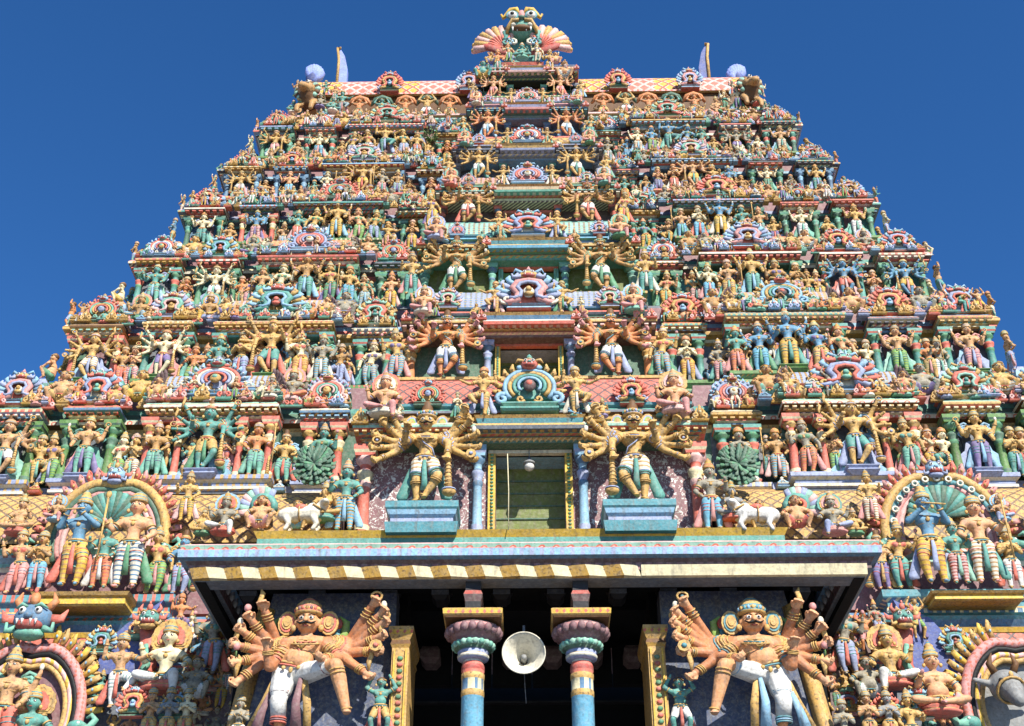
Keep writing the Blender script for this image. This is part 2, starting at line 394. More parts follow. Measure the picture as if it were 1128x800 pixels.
    jew.ring(pel+V(0, -fat*.3, .035), ts, (.083+fat*.5)*bulk, .014, 'gold', 12, sq=.85)
    jew.ring(pel+V(0, -fat*.3, .012), ts, (.09+fat*.5)*bulk, .008, 'gem', 12, sq=.85)
    for i in (-1, 0, 1): jew.ell(pel+V(i*.04*bulk, -.085*bulk-fat*.3, -.01-(.02 if i == 0 else 0)), (.016, .01, .026 if i == 0 else .018), 'gold', 6, 4)
    for s_ in (-1, 1):
        jew.ell(head+V(s_*.066*hs, -.005, -.035*hs), (.015*hs, .014*hs, .022*hs), 'gold', 7, 4)
    # head gear
    cr = MB(); t = head+V(0, .008, .04*hs); h_ = hs
    def L(prof, n=10): cr.lathe(t.x, t.y, t.z, [(z*h_, r*h_, m) for z, r, m in prof], n, True)
    if crown == 'tall': L([(0, .058, 'crown'), (.012, .066, 'crown'), (.022, .06, 'gem'), (.034, .064, 'crown'), (.05, .05, 'crown'), (.058, .054, 'gem'), (.075, .043, 'crown'), (.1, .034, 'crown'), (.108, .038, 'crown'), (.13, .02, 'crown'), (.145, .012, 'gem'), (.16, .003, 'crown')])
    elif crown == 'round': L([(0, .06, 'crown'), (.014, .07, 'crown'), (.025, .064, 'gem'), (.038, .068, 'crown'), (.052, .06, 'gem'), (.066, .06, 'crown'), (.085, .042, 'crown'), (.098, .03, 'gem'), (.112, .01, 'crown')], 14)
    elif crown == 'dark': L([(0, .058, 'crown'), (.012, .067, 'crown'), (.024, .06, 'gem'), (.036, .064, 'crown'), (.055, .05, 'crown'), (.066, .04, 'hair'), (.1, .036, 'hair'), (.13, .034, 'hair'), (.15, .022, 'hair'), (.156, .004, 'hair')], 12)
    else: cr.ell(head+V(0, .015, .02*hs), (.062*hs, .06*hs, .062*hs), 'hair', 10, 6); cr.ring(head+V(0, 0, .035*hs), (0, -.2, 1), .056*hs, .01*hs, 'crown', 10)
    if big:
        for i in range(9):
            a = R(200+i*17.5); cr.ell(t+V(math.cos(a)*.064*hs, math.sin(a)*.064*hs, .03*hs), (.009*hs, .007*hs, .014*hs), ('gem', 'gold', 'drape')[i % 3], 6, 4)
    # side locks / ear discs
    dk = MB()
    if big:
        for s_ in (-1, 1):
            c0 = head+V(s_*.1*hs, .03, .005)
            for k, (rr, m_) in enumerate(((.075, 'gold'), (.058, 'gem'), (.042, 'back'), (.026, 'gold'))):
                dk.lathe(0, 0, 0, [(0, rr*hs, m_), (.012, rr*hs*.97, m_)], 14)
                b = len(dk.v)-28
                for i in range(28):
                    x, y, z = dk.v[b+i]; dk.v[b+i] = (c0.x+x*.62, c0.y-z-k*.008, c0.z+y*1.0)
    # face
    fc = MB(); e = 1.0
    for s_ in (-1, 1):
        q = head+V(s_*.0225*hs, -.052*hs, .008*hs)
        fc.ell(q, (.013*hs*e, .01*hs, .0095*hs*e*(1.25 if big else 1)), 'white', 8, 5); fc.ell(q+V(0, -.008*hs, 0), (.0058*hs, .004*hs, .0065*hs), 'black', 6, 4)
        fc.tube([q+V(-.017*hs*s_, -.003, .014*hs), q+V(0, -.006, .021*hs), q+V(.019*hs*s_, .006, .016*hs)], .0032*hs, 'black', 4)
        if big: fc.tube([head+V(s_*.003, -.072*hs, -.024*hs), head+V(s_*.026*hs, -.066*hs, -.03*hs), head+V(s_*.045*hs, -.052*hs, -.014*hs)], [.008*hs, .007*hs, .003*hs], 'black', 5)
    fc.tube([head+V(-.014*hs, -.056*hs, -.039*hs), head+V(0, -.061*hs, -.041*hs), head+V(.014*hs, -.056*hs, -.039*hs)], [.003*hs, .006*hs, .003*hs], 'red', 5)
    # cloth
    dr = MB()
    if sash:
        f0 = pel+V(0, -.085-fat*.4, -.02)
        dr.tube([f0, f0+V(0, -.012, -.1), f0+V(.005, .0, -.24), f0+V(0, .03, -.34)], [.014, .022, .028, .034], 'drape', 6, flat=.35)
        for s_ in (-1, 1):
            a = pel+V(s_*.09, .01, .01)
            dr.tube([a, a+V(s_*.03, .01, -.13), a+V(s_*.065, .02, -.28), a+V(s_*.1, .02, -.4), a+V(s_*.14, .02, -.425)], [.012, .034, .05, .058, .02], 'drape', 6, flat=.25)
    if back == 'halo':
        for rr, m_, yy in ((.185, 'back', .07), (.15, 'crown', .06), (.125, 'drape', .05)):
            dr.plate([(head.x+rr*math.cos(R(a))*(1+.05*(i % 2)), head.z+.02+rr*1.15*math.sin(R(a))*(1+.05*(i % 2))) for i, a in enumerate(range(-30, 211, 12))], head.y+yy, head.y+yy+.014, m_)
    elif back == 'locks':
        for s_ in (-1, 1):
            for i in range(3): dr.tube([sh+V(s_*.06, .04, .03), sh+V(s_*(.14+.02*i), .04, .1-.05*i), sh+V(s_*(.2+.02*i), .04, .07-.09*i), sh+V(s_*(.19+.01*i), .03, .015-.09*i)], [.02, .022, .02, .008], 'back', 5, flat=.5)
    elif back == 'fan':
        for i in range(13):
            a = R(-15+i*17.5); dr.tube([(pel.x, .09, pel.z+.1), (pel.x+.3*math.cos(a), .1, pel.z+.1+.3*math.sin(a)), (pel.x+.38*math.cos(a), .08, pel.z+.1+.38*math.sin(a))], [.03, .05, .02], 'back' if i % 2 else 'drape', 6, flat=.3)
    elif back == 'wings':
        for s_ in (-1, 1):
            for i in range(6):
                a = R(78-i*21); b = sh+V(s_*.08, .06, -.02); dr.tube([b, b+V(s_*.2*math.cos(a), .03, .2*math.sin(a)), b+V(s_*.33*math.cos(a), 0, .33*math.sin(a)-.02)], [.03, .036, .014], 'back', 5, flat=.4)
    for wkind, p in weapons:
        p = Vector(p)
        if wkind == 'club':
            wp.tube([p+V(0, 0, .05), p, p+V(0, 0, -.2), p+V(.01, 0, -.34)], [.012, .015, .026, .032], 'gold', 8)
            for q in range(7): wp.ring(p+V(0, 0, -.05-.042*q), (0, 0, 1), .02+.002*q, .007, 'gold', 8)
            wp.ell(p+V(.01, 0, -.38), (.062, .055, .05), 'gold', 10, 6); wp.ring(p+V(.01, 0, -.36), (0, 0, 1), .055, .009, 'gem', 10)
        elif wkind == 'staff': wp.tube([p+V(0, -.02, .28), p+V(0, -.02, -.45)], .01, 'gold', 5); wp.ell(p+V(0, -.02, .3), (.03, .014, .045), 'gold', 6, 4)
        elif wkind == 'lotus': wp.tube([p, p+V(0, -.01, .06)], .006, 'leaf', 4); wp.ell(p+V(0, -.01, .085), (.026, .024, .034), 'pink', 8, 5)
        elif wkind == 'disc': wp.ring(p+V(0, 0, .06), (0, 1, 0), .036, .01, 'gold', 10); wp.ell(p+V(0, 0, .06), (.014, .01, .014), 'gem', 6, 4)
        elif wkind == 'conch': wp.ell(p+V(0, 0, .06), (.022, .022, .04), 'ivory', 7, 5)
        elif wkind == 'shield': wp.plate([(p.x+.045*math.cos(R(a)), p.z+.05*math.sin(R(a))) for a in range(0, 360, 45)], p.y-.05, p.y-.03, 'gold'); wp.ell((p.x, p.y-.055, p.z), (.02, .012, .02), 'gem', 6, 4)
        elif wkind == 'blade': wp.tube([p+V(0, 0, -.02), p+V(0, 0, .05), p+V(.015, 0, .12), p+V(0, 0, .16)], [.008, .02, .02, .004], 'gold', 5, flat=.4)
        elif wkind == 'flute': wp.tube([p+V(-.16, -.02, .0), p+V(.06, -.02, .02)], .009, 'gold', 5)
    if seat == 'lotus':
        dr.lathe(pel.x, pel.y-.03, pel.z-.15, [(0, .17, 'drape'), (.03, .2, 'drape'), (.05, .16, 'crown'), (.07, .19, 'drape'), (.09, .17, 'drape')], 14, True, sq=(1, .8))
    face = fc
    out = dict(body=body, face=fc, jewellery=jew, crown=cr, drapery=dr)
    if dk.v: out['ear_ornament'] = dk
    if wp.v: out['held_emblem'] = wp
    return out
A = lambda s_, e, w_: (s_, (s_*e[0], e[1], e[2]), (s_*w_[0], w_[1], w_[2]))
ST = [(-1, (-.07, -.02, .27), (-.075, .0, .045)), (1, (.07, -.02, .27), (.075, .0, .045))]
SW = [(-1, (-.05, -.03, .27), (-.07, .0, .045)), (1, (.1, -.05, .28), (.06, -.01, .045))]
LEFTH = A(-1, (.19, -.01, .62), (.13, -.09, .52)); RIGHTH = A(1, (.19, -.01, .62), (.13, -.09, .52))
POSES = dict(
 blessing=dict(arms=[A(-1, (.19, -.04, .63), (.17, -.15, .74)), RIGHTH], legs=ST, crown='tall'),
 four=dict(arms=[A(-1, (.2, .0, .66), (.26, -.05, .83)), A(1, (.2, 0, .66), (.26, -.05, .83)), A(-1, (.17, -.05, .6), (.15, -.16, .66)), A(1, (.18, -.03, .6), (.16, -.13, .5))], legs=ST, crown='tall', weapons=[('disc', (-.27, -.05, .85)), ('conch', (.27, -.05, .85))], back='locks'),
 sway=dict(arms=[A(-1, (.2, -.02, .64), (.22, -.1, .8)), A(1, (.2, .0, .6), (.22, -.02, .44))], legs=SW, pel=(.03, 0, .5), sh=(-.02, 0, .79), female=True, crown='tall', weapons=[('lotus', (-.23, -.11, .83))]),
 clasped=dict(arms=[A(-1, (.15, -.06, .62), (.025, -.15, .7)), A(1, (.15, -.06, .62), (.025, -.15, .7))], legs=ST, crown='round'),
 club=dict(arms=[A(-1, (.2, -.02, .62), (.14, -.12, .56)), A(1, (.21, -.02, .62), (.23, -.1, .47))], legs=SW, crown='dark', weapons=[('club', (.24, -.12, .45))], back='locks'),
 dancer=dict(arms=[A(-1, (.22, 0, .72), (.2, -.06, .93)), A(1, (.22, -.02, .7), (.34, -.08, .74))], legs=[(-1, (-.05, -.02, .26), (-.04, 0, .045)), (1, (.2, -.08, .4), (.1, -.1, .24))], crown='round', sh=(-.02, 0, .78)),
 bearer=dict(arms=[A(-1, (.22, -.01, .84), (.13, -.03, 1.02)), A(1, (.22, -.01, .84), (.13, -.03, 1.02))], legs=[(-1, (-.13, -.08, .27), (-.1, 0, .045)), (1, (.13, -.08, .27), (.1, 0, .045))], crown='hair', cloth='half', fat=.02),
 spear=dict(arms=[A(-1, (.2, -.02, .66), (.24, -.1, .72)), RIGHTH], legs=ST, crown='round', weapons=[('staff', (-.25, -.11, .72))]),
 flute=dict(arms=[A(-1, (.18, -.06, .68), (.1, -.14, .82)), A(1, (.18, -.06, .7), (.02, -.14, .84))], legs=SW, crown='tall', weapons=[('flute', (0, -.15, .84))]),
 seated=dict(arms=[A(-1, (.2, -.03, .31), (.15, -.14, .2)), A(1, (.18, -.05, .32), (.15, -.15, .42))], legs=[(-1, (-.24, -.12, .16), (.02, -.2, .1)), (1, (.24, -.12, .16), (-.02, -.15, .12))], pel=(0, 0, .16), sh=(0, 0, .46), fat=.035, crown='tall', cloth='half', sash=False, seat='lotus'),
 squat=dict(arms=[A(-1, (.22, -.02, .36), (.2, -.16, .26)), A(1, (.22, -.02, .36), (.2, -.16, .26))], legs=[(-1, (-.19, -.17, .26), (-.14, -.1, .05)), (1, (.19, -.17, .26), (.14, -.1, .05))], pel=(0, 0, .17), sh=(0, 0, .47), fat=.06, crown='hair', cloth='half', sash=False, hs=1.35),
 ease=dict(arms=[A(-1, (.21, .02, .36), (.24, -.04, .5)), A(1, (.21, 0, .34), (.2, -.14, .27))], legs=[(-1, (-.22, -.14, .17), (-.02, -.18, .11)), (1, (.12, -.17, .18), (.13, -.15, -.04))], pel=(0, 0, .17), sh=(0, 0, .47), crown='tall', sash=False, back='halo', seat='lotus'),
)
def fan_arms(n, spread=.34, z0=.5, z1=.98):
    out = []
    for s_ in (-1, 1):
        for i in range(n):
            t = i/(n-1); z = z0+(z1-z0)*t; x = spread+.07*math.sin(math.pi*min(t+.15, 1))-.05*t
            out.append(A(s_, (.12+(x-.12)*.52, .03-.03*t, .79+(z-.79)*.42-.05), (x, -.05-.03*t, z)))
    return out
POSES['chief'] = dict(arms=fan_arms(5, .36)+[A(1, (.2, -.08, .66), (.2, -.13, .5)), A(-1, (.18, -.1, .66), (.16, -.2, .74))], legs=[(-1, (-.07, -.03, .27), (-.06, 0, .045)), (1, (.12, -.09, .28), (.0, -.05, .07))],
  crown='dark', cloth='half', hs=1.35, back='locks', sh=(0, 0, .78), big=True, vox=.0085, weapons=[('club', (.21, -.14, .46)), ('shield', (.4, -.1, .5)), ('blade', (-.33, -.12, 1.0)), ('disc', (.33, -.12, .99)), ('blade', (-.4, -.11, .86)), ('disc', (-.42, -.11, .62)), ('conch', (.42, -.1, .74))])
POSES['guardian'] = dict(arms=fan_arms(4)[:4]+fan_arms(4)[4:]+[A(1, (.2, -.08, .66), (.2, -.13, .5)), A(-1, (.18, -.1, .66), (.16, -.2, .74))], legs=[(-1, (-.07, -.03, .27), (-.06, 0, .045)), (1, (.12, -.09, .28), (.0, -.05, .07))],
  crown='dark', cloth='half', hs=1.3, back='locks', sh=(0, 0, .78), weapons=[('club', (.21, -.14, .46)), ('shield', (.4, -.08, .52)), ('blade', (-.33, -.1, 1.0)), ('disc', (.33, -.1, .99)), ('blade', (-.4, -.09, .83)), ('disc', (-.41, -.09, .66))])
# ---- palettes
SK = dict(gold=dict(skin='gold', palm='gold', n='gold'), tan=dict(skin='tan', palm='peach', n='tan'), peach=dict(skin='peach', palm='pink', n='peach'), amber=dict(skin='gold2', palm='gold', n='amber'),
          blue=dict(skin='krishna', palm='krishna', n='blue'), green=dict(skin='teal', palm='teal', n='green'), stone=dict(skin='stone', palm='stone', n='grey-brown'), pale=dict(skin='cream', palm='cream', n='cream'), grey=dict(skin='grey', palm='grey', n='grey'), flesh=dict(skin='flesh', palm='peach', n='orange-tan'), orange=dict(skin='orange', palm='pink', n='orange'))
LG = {'yellow': 'yellow', 'yellow striped': 'yellow/gold2:stripe', 'orange striped': 'orange/coral:stripe', 'white and blue striped': 'ivory/blue:stripe', 'red striped': 'palepink/red:stripe', 'green striped': 'lime/green:stripe',
      'teal': 'teal', 'blue': 'skyblue', 'white': 'white', 'lavender': 'lav', 'pink': 'pink', 'blue striped': 'skyblue/gold:stripe', 'white and gold striped': 'ivory/gold2:stripe', 'jade': 'jade', 'gold': 'gold', 'red': 'coral', 'purple': 'purple', 'green': 'green'}
def palette(skin, leg, drape, back, crown='gold', gem='turq', cloth='teal'):
    d = dict(SK[skin]); n = d.pop('n'); d.update(leg=LG[leg], cloth=cloth, gem=gem, drape=drape, back=back, crown=crown, hair='umber', n=n, ln=leg); return d
PROTO = {}
def proto(pose, lo=False, **kw):
    k = (pose, lo)
    if k not in PROTO:
        d = dict(POSES[pose]); d.update(kw)
        if lo: d['vox'] = .022; d['big'] = False
        PROTO[k] = figure(**d)
    return PROTO[k]
MCACHE = {}
def merged(pose, pal, lo):
    "whole small figure as one mesh, cached per colouring"
    rep = {k: v for k, v in pal.items() if k not in ('n', 'ln')}
    key = (pose, tuple(sorted(rep.items())), lo)
    if key not in MCACHE:
        m = MB()
        for q in proto(pose, lo).values(): m.join(q)
        MCACHE[key] = m.mesh('statue', rep)
    return MCACHE[key]
def parts_of(pose, pal):
    rep = {k: v for k, v in pal.items() if k not in ('n', 'ln')}
    key = (pose, tuple(sorted(rep.items())), 'parts')
    if key not in MCACHE:
        pr = proto(pose); d = {}
        for nm, q in pr.items():
            if nm == 'face' or not q.v: continue
            if nm == 'body': b = MB(); b.join(q); b.join(pr['face']); q = b
            d[nm] = q.mesh(nm, rep)
        MCACHE[key] = d
    return MCACHE[key]
PN = dict(chief='many-armed guardian', blessing='two-armed standing', four='four-armed standing', sway='swaying female', clasped='standing, hands joined,', club='standing, holding a club,', dancer='dancing, one leg raised,', bearer='arms-overhead load-bearing', spear='standing, holding a staff,',
          flute='flute-playing', seated='cross-legged seated', squat='squatting pot-bellied', ease='seated haloed', guardian='many-armed guardian')
NST = [0]
def statue(pose, pal, loc, h, label, group, mirror=False, rz=0.0, detail=True, cat='statue', ped=None):
    NST[0] += 1
    sx = (-h if mirror else h)*1.15
    if detail:
        r = empty('statue', loc); r.scale = (sx, h, h); r.rotation_euler.z = rz
        for nm, me in parts_of(pose, pal).items(): obj(nm, me, r)
        if ped:
            m = MB(); m.stack(-.16, .16, -.13, .08, -.13, [('o', -.03), (.03, 0, ped), (.03, .03, ped), (.03, .0, ped), (.03, .03, ped), (.01, .03, ped)]); m.build('pedestal', r)
    else:
        r = obj('statue', merged(pose, pal, h < 1.25)); r.location = loc; r.scale = (sx, h, h); r.rotation_euler.z = rz
    tag(r, label, cat, group); return r
# ------------------------------------------------------------------ ground
rnd = random.Random(7)
g = MB(); g.add([(-400, -60, 0), (400, -60, 0), (400, 800, 0), (-400, 800, 0)], [(0, 1, 2, 3)], 'slate')
tag(g.build('ground'), 'grey stone-paved temple street in front of the tower', None, None, 'structure')
# ------------------------------------------------------------------ ornament prototypes
def kudu():
    m = MB()
    m.stack(-.36, .36, -.06, .12, -.02, [('o', 0), (.03, .03, 'base'), (.03, .03, 'base'), (.03, -.02, 'base2'), (.03, .02, 'base'), (.02, .02, 'base')])
    out = []
    for a in range(-35, 216, 10): out.append((.0+.36*math.cos(R(a)), .38+.3*math.sin(R(a))))
    m.plate(out, -.01, .08, 'a')
    for i, (rr, c) in enumerate(((.335, 'b'), (.27, 'c'), (.21, 'a'), (.15, 'b'))):
        pts = arc(0, .38, rr, rr*.85, -40, 220, 17, -.03-.018*i); m.tube(pts, [.036-.004*i]*17, c, 6)
    for s_ in (-1, 1):
        sp = [(s_*x, y, z) for x, y, z in spiral(.37, .18, .085, 120, -420, 13, -.05)]
        m.tube(sp, [.04]*4+[.032]*9, 'b', 6); 
        sp = [(s_*x, y, z) for x, y, z in spiral(.12, .17, .06, 200, 400, 9, -.06)]; m.tube(sp, .022, 'c', 5)
    for i in range(13):
        a = R(-8+i*16.3); c, s = math.cos(a), math.sin(a); tw = .05 if c > 0 else -.05
        m.tube([(.37*c, .02, .38+.31*s), (.45*c, .0, .38+.39*s), (.5*c-tw*s, -.02, .38+.45*s+.02)], [.035, .042, .012], 'e', 6, flat=.6)
        m.ell((.43*c, -.03, .38+.37*s), (.016, .014, .016), 'c', 5, 3)
    m.ell((0, -.1, .37), (.09, .06, .1), 'f', 8, 5); m.ell((0, -.13, .39), (.05, .04, .055), 'd', 7, 4)
    # lion mask on the crown
    m.ell((0, -.06, .74), (.12, .09, .085), 'd', 10, 6); m.ell((0, -.13, .7), (.085, .05, .03), 'red', 8, 4)
    for s_ in (-1, 1):
        m.ell((s_*.05, -.135, .775), (.026, .02, .026), 'white', 7, 4); m.ell((s_*.05, -.153, .775), (.011, .008, .011), 'black', 5, 3)
        m.tube([(s_*.08, -.06, .8), (s_*.15, -.04, .84), (s_*.19, -.03, .79)], [.03, .026, .01], 'e', 5); m.ell((s_*.13, -.05, .7), (.05, .03, .04), 'b', 7, 4)
        m.ell((s_*.035, -.165, .715), (.008, .008, .02), 'white', 5, 3)
    m.ell((0, -.15, .745), (.03, .03, .02), 'a', 6, 4)
    m.lathe(0, -.03, .8, [(0, .05, 'a'), (.03, .07, 'a'), (.06, .04, 'c'), (.09, .045, 'a'), (.14, .005, 'a')], 8)
    return m
def kudu2():
    m = MB()
    m.stack(-.3, .3, -.06, .12, -.02, [('o', 0), (.03, .04, 'base2'), (.04, .02, 'base'), (.02, -.04, 'base2'), (.03, .05, 'base'), (.02, .02, 'base')])
    m.plate([((.3+.04*math.cos(R(5*a)))*math.cos(R(a)), .36+(.3+.03*math.cos(R(5*a)))*math.sin(R(a))) for a in range(0, 360, 12)], 0, .08, 'c')
    om = [(-.4, -.05, .17), (-.3, -.08, .13), (-.17, -.08, .2), (-.16, -.09, .33), (-.24, -.1, .45), (-.17, -.1, .57), (0, -.1, .61)]
    om = om+[(-x, y, z) for x, y, z in om[-2::-1]]; m.tube(om, [.03, .06, .07, .065, .065, .06, .06, .06, .065, .065, .07, .06, .03], 'a', 7)
    m.tube([(x*.72, y-.05, .37+(z-.37)*.72) for x, y, z in om], .035, 'b', 6)
    m.ell((0, -.08, .36), (.1, .06, .12), 'f', 8, 5); m.ell((0, -.13, .4), (.05, .05, .06), 'd', 7, 5); m.ell((0, -.12, .3), (.08, .05, .05), 'd', 7, 4)
    for s_ in (-1, 1):
        for i in range(6):
            a = R(-8+i*19); c, s = math.cos(a)*s_, math.sin(a)
            m.tube([(.28*c, 0, .36+.26*s), (.42*c, -.04, .36+.34*s), (.49*c, -.05, .4+.38*s), (.44*c, -.06, .46+.38*s)], [.04, .06, .05, .015], 'e' if i % 2 else 'b', 6, flat=.7)
        m.tube([(s_*x, y, z) for x, y, z in spiral(.34, .2, .1, 0, -400, 11, -.07)], .03, 'f', 5)
    m.ell((0, -.06, .74), (.16, .1, .1), 'd', 10, 6); m.ell((0, -.14, .7), (.11, .05, .045), 'red', 8, 4)
    for s_ in (-1, 1):
        m.ell((s_*.06, -.14, .785), (.03, .02, .03), 'white', 7, 4); m.ell((s_*.06, -.158, .785), (.013, .008, .013), 'black', 5, 3)
        m.tube([(s_*.1, -.06, .8), (s_*.2, -.04, .9), (s_*.24, -.03, .82)], [.04, .03, .01], 'e', 5); m.tube([(s_*.12, -.08, .72), (s_*.24, -.08, .7), (s_*.26, -.08, .78)], [.05, .04, .015], 'b', 5)
        m.ell((s_*.05, -.175, .71), (.01, .01, .025), 'white', 5, 3)
    m.lathe(0, -.03, .82, [(0, .05, 'a'), (.04, .08, 'e'), (.08, .04, 'c'), (.16, .005, 'a')], 8)
    return m
def crest():
    m = MB()
    m.stack(-.4, .4, -.1, .1, 0, [('o', 0), (.08, .04, 'base'), (.06, -.03, 'base')])
    for s_ in (-1, 1):
        m.tube([(s_*x, y, z) for x, y, z in spiral(.2, .33, .17, -100, 420, 11, -.04)], .07, 'b', 5)
        m.tube([(s_*.05, -.02, .15), (s_*.22, 0, .55), (s_*.12, -.02, .75)], [.05, .08, .03], 'c', 5)
    m.tube([(0, -.03, .2), (0, -.06, .55), (0, -.03, .8), (0, 0, .98)], [.08, .13, .08, .02], 'a', 6)
    m.ell((0, -.14, .5), (.07, .05, .09), 'd', 6, 4)
    return m
def finial():
    m = MB()
    m.stack(-.3, .3, -.3, .3, 0, [('o', .05), (.08, .12, 'a'), (.05, .12, 'a'), (.08, -.04, 'b'), (.07, .06, 'a'), (.1, .1, 'c'), (.12, -.02, 'a'), (.15, -.12, 'a'), (.1, -.22, 'b'), (.12, -.18, 'c'), (.13, -.28, 'c')], back=1)
    m.tube([(x, y-.38, z) for x, y, z in arc(0, .42, .14, .12, -20, 200, 7)], .05, 'c', 5)
    return m
def endfan():
    m = MB()
    for i in range(7):
        a = R(80-i*14); m.tube([(0, .2, .1), (.45*math.cos(a), .08, .1+.6*math.sin(a)), (.62*math.cos(a), -.08, .1+.85*math.sin(a)), (.55*math.cos(a), -.2, .1+.95*math.sin(a))], [.06, .1, .1, .03], 'a' if i % 2 else 'b', 6, flat=.8)
    m.ell((.08, 0, .22), (.2, .25, .22), 'a', 8, 5); m.ring((.1, -.15, .25), (0, 1, 0), .11, .035, 'c', 8)
    return m
KUDU2 = kudu2()
KUDU, CREST, FINIAL, ENDFAN = kudu(), crest(), finial(), endfan()
KP = [dict(a='coral', b='mint', c='gold', d='teal', e='gold', f='pink', base='dgreen', base2='cream'), dict(a='lav', b='coral', c='ivory', d='jade', e='sky', f='gold', base='blue', base2='ivory'),
      dict(a='teal', b='sky', c='gold', d='coral', e='gold', f='maroon', base='teal', base2='ivory'), dict(a='pink', b='lav', c='coral', d='gold', e='sky', f='ivory', base='sky', base2='coral'),
      dict(a='gold', b='coral', c='jade', d='sky', e='coral', f='lav', base='dgreen', base2='coral'), dict(a='jade', b='palepink', c='coral', d='gold', e='lav', f='gold', base='lav', base2='gold')]
FP = [dict(a='sky', b='lav', c='ivory'), dict(a='jade', b='teal', c='mint'), dict(a='lav', b='slate', c='palepink'), dict(a='gold', b='umber', c='gold'), dict(a='coral', b='cream', c='gold'), dict(a='blue', b='coral', c='sky')]
CP = [dict(a='coral', b='palepink', c='coral', d='gold', base='coral'), dict(a='gold', b='gold', c='ochre', d='cream', base='ochre'), dict(a='sky', b='lav', c='ivory', d='coral', base='blue'), dict(a='pink', b='coral', c='mint', d='gold', base='jade')]
_oc = {}
def orn(name, base, rep, parent, loc, s_, rz=0, mirror=False):
    key = (name, id(base), tuple(sorted(rep.items())))
    if key not in _oc: _oc[key] = base.mesh(name, rep)
    o = obj(name, _oc[key], parent, loc)
    if isinstance(s_, (int, float)): s_ = (s_,)*3
    o.scale = (-s_[0] if mirror else s_[0], s_[1], s_[2]); o.rotation_euler.z = rz; return o
SMALL = MB()                                # hundreds of tiny crests and finials along the cornices
NK = [0]
def gable(parent, loc, s_, i=None, force=False):
    i = rnd.randrange(len(KP)) if i is None else i % len(KP)
    KD = KUDU2 if rnd.random() < .62 else KUDU
    if NK[0] < 99 or force: NK[0] += 1; return orn('gable_ornament', KD, KP[i], parent, loc, s_)
    SMALL.join(KD, loc, s_, rep=KP[i])
def small(kind, loc, s_, i=None):
    b, pl = dict(crest=(CREST, CP), finial=(FINIAL, FP))[kind]; i = rnd.randrange(len(pl)) if i is None else i % len(pl)
    SMALL.join(b, loc, s_, rep=pl[i])
def barrel(m, x0, x1, yc, z0, ry, rz_, mt, n=12, endm='maroon'):
    "half-round vaulted roof along X with UVs in metres"
    vs = []; uv = []; fs = []
    for i, x in enumerate((x0, x1)):
        for j in range(n+1):
            a = math.pi*j/n; vs.append((x, yc-ry*math.cos(a), z0+rz_*math.sin(a))); uv.append((x, a*max(ry, rz_)))
    for j in range(n): fs.append((j, n+1+j, n+2+j, j+1))
    m.add(vs, fs, mt, True, uv)
    for i, x in enumerate((x0, x1)):
        m.add(vs[i*(n+1):(i+1)*(n+1)], [tuple(range(n+1)) if i == 0 else tuple(range(n+1))[::-1]], endm)
def column(m, x, y, z0, z1, r, cs, n=10):
    h = z1-z0; a, b, c = cs
    m.lathe(x, y, z0, [(0, r*1.4, a), (h*.06, r*1.4, a), (h*.08, r*1.1, b), (h*.12, r*1.25, b), (h*.15, r, a), (h*.55, r*.88, a), (h*.57, r*1.05, c), (h*.61, r*1.05, c), (h*.63, r*.85, b), (h*.68, r*1.25, b), (h*.72, r*1.3, b), (h*.75, r*.8, c),
        (h*.8, r*.9, a), (h*.84, r*1.5, c), (h*.88, r*1.6, c)], n, True)
    m.stack(x-r*1.5, x+r*1.5, y-r*1.5, y+r*1.5, z0+h*.88, [(h*.03, .1*r, a), (h*.03, .3*r, b), (h*.06, .3*r, a)], back=1)
# colour schemes of the tiers: ledge, wall, columns, cornice bands, hara bands, vault
T = [dict(ledge=('lav', 'ivory', 'slate'), wall='dgreen', col=('coral', 'cream', 'gold'), cor=['coral', 'cream', 'maroon', 'gold', 'ochre', 'ivory/coral:motif', 'umber', 'gold', 'mint'], hara=['coral', 'dgreen', 'sky', 'teal', 'cream'], rib='lav/umber:rib'),
     dict(ledge=('leaf', 'green', 'cream'), wall='slate', col=('teal', 'coral', 'green'), cor=['teal', 'gold', 'blue', 'cream', 'coral', 'gold', 'ochre', 'umber', 'cream'], hara=['blue', 'coral', 'blue', 'sky', 'ivory'], rib='tan/lav:rib'),
     dict(ledge=('slate', 'navy', 'gold'), wall='teal', col=('green', 'jade', 'dgreen'), cor=['dgreen', 'coral', 'cream', 'red', 'coral', 'ivory', 'maroon', 'coral', 'palepink'], hara=['teal', 'cream', 'jade', 'teal', 'coral'], rib='tan/coral:rib'),
     dict(ledge=('leaf', 'green', 'palepink'), wall='blue', col=('dgreen', 'teal', 'green'), cor=['dgreen', 'navy', 'sky', 'teal', 'gold', 'teal', 'slate', 'sky', 'lav'], hara=['lav', 'slate', 'ivory', 'lav', 'coral'], rib='pink/maroon:rib'),
     dict(ledge=('coral', 'palepink', 'cream'), wall='navy', col=('blue', 'sky', 'blue'), cor=['blue', 'sky', 'navy', 'coral', 'cream', 'blue', 'navy', 'gold', 'ivory'], hara=['slate', 'ivory', 'lav', 'sky', 'coral'], rib='mauve/ivory:rib'),
     dict(ledge=('leaf', 'lime', 'coral'), wall='dgreen', col=('dgreen', 'coral', 'jade'), cor=['teal', 'ivory', 'coral', 'navy', 'sky', 'coral', 'lav', 'gold', 'teal'], hara=['maroon', 'palepink', 'teal', 'ivory', 'coral'], rib='coral/lav:rib')]
def vary(cs, r, p=.4):
    "some mouldings carry a painted repeat"
    return [c+'/'+r.choice([q for q in ('cream', 'gold', 'coral') if q != c])+r.choice([':lotus', ':bead', ':bead']) if ':' not in c and r.random() < p else c for c in cs]
_er = random.Random(77)
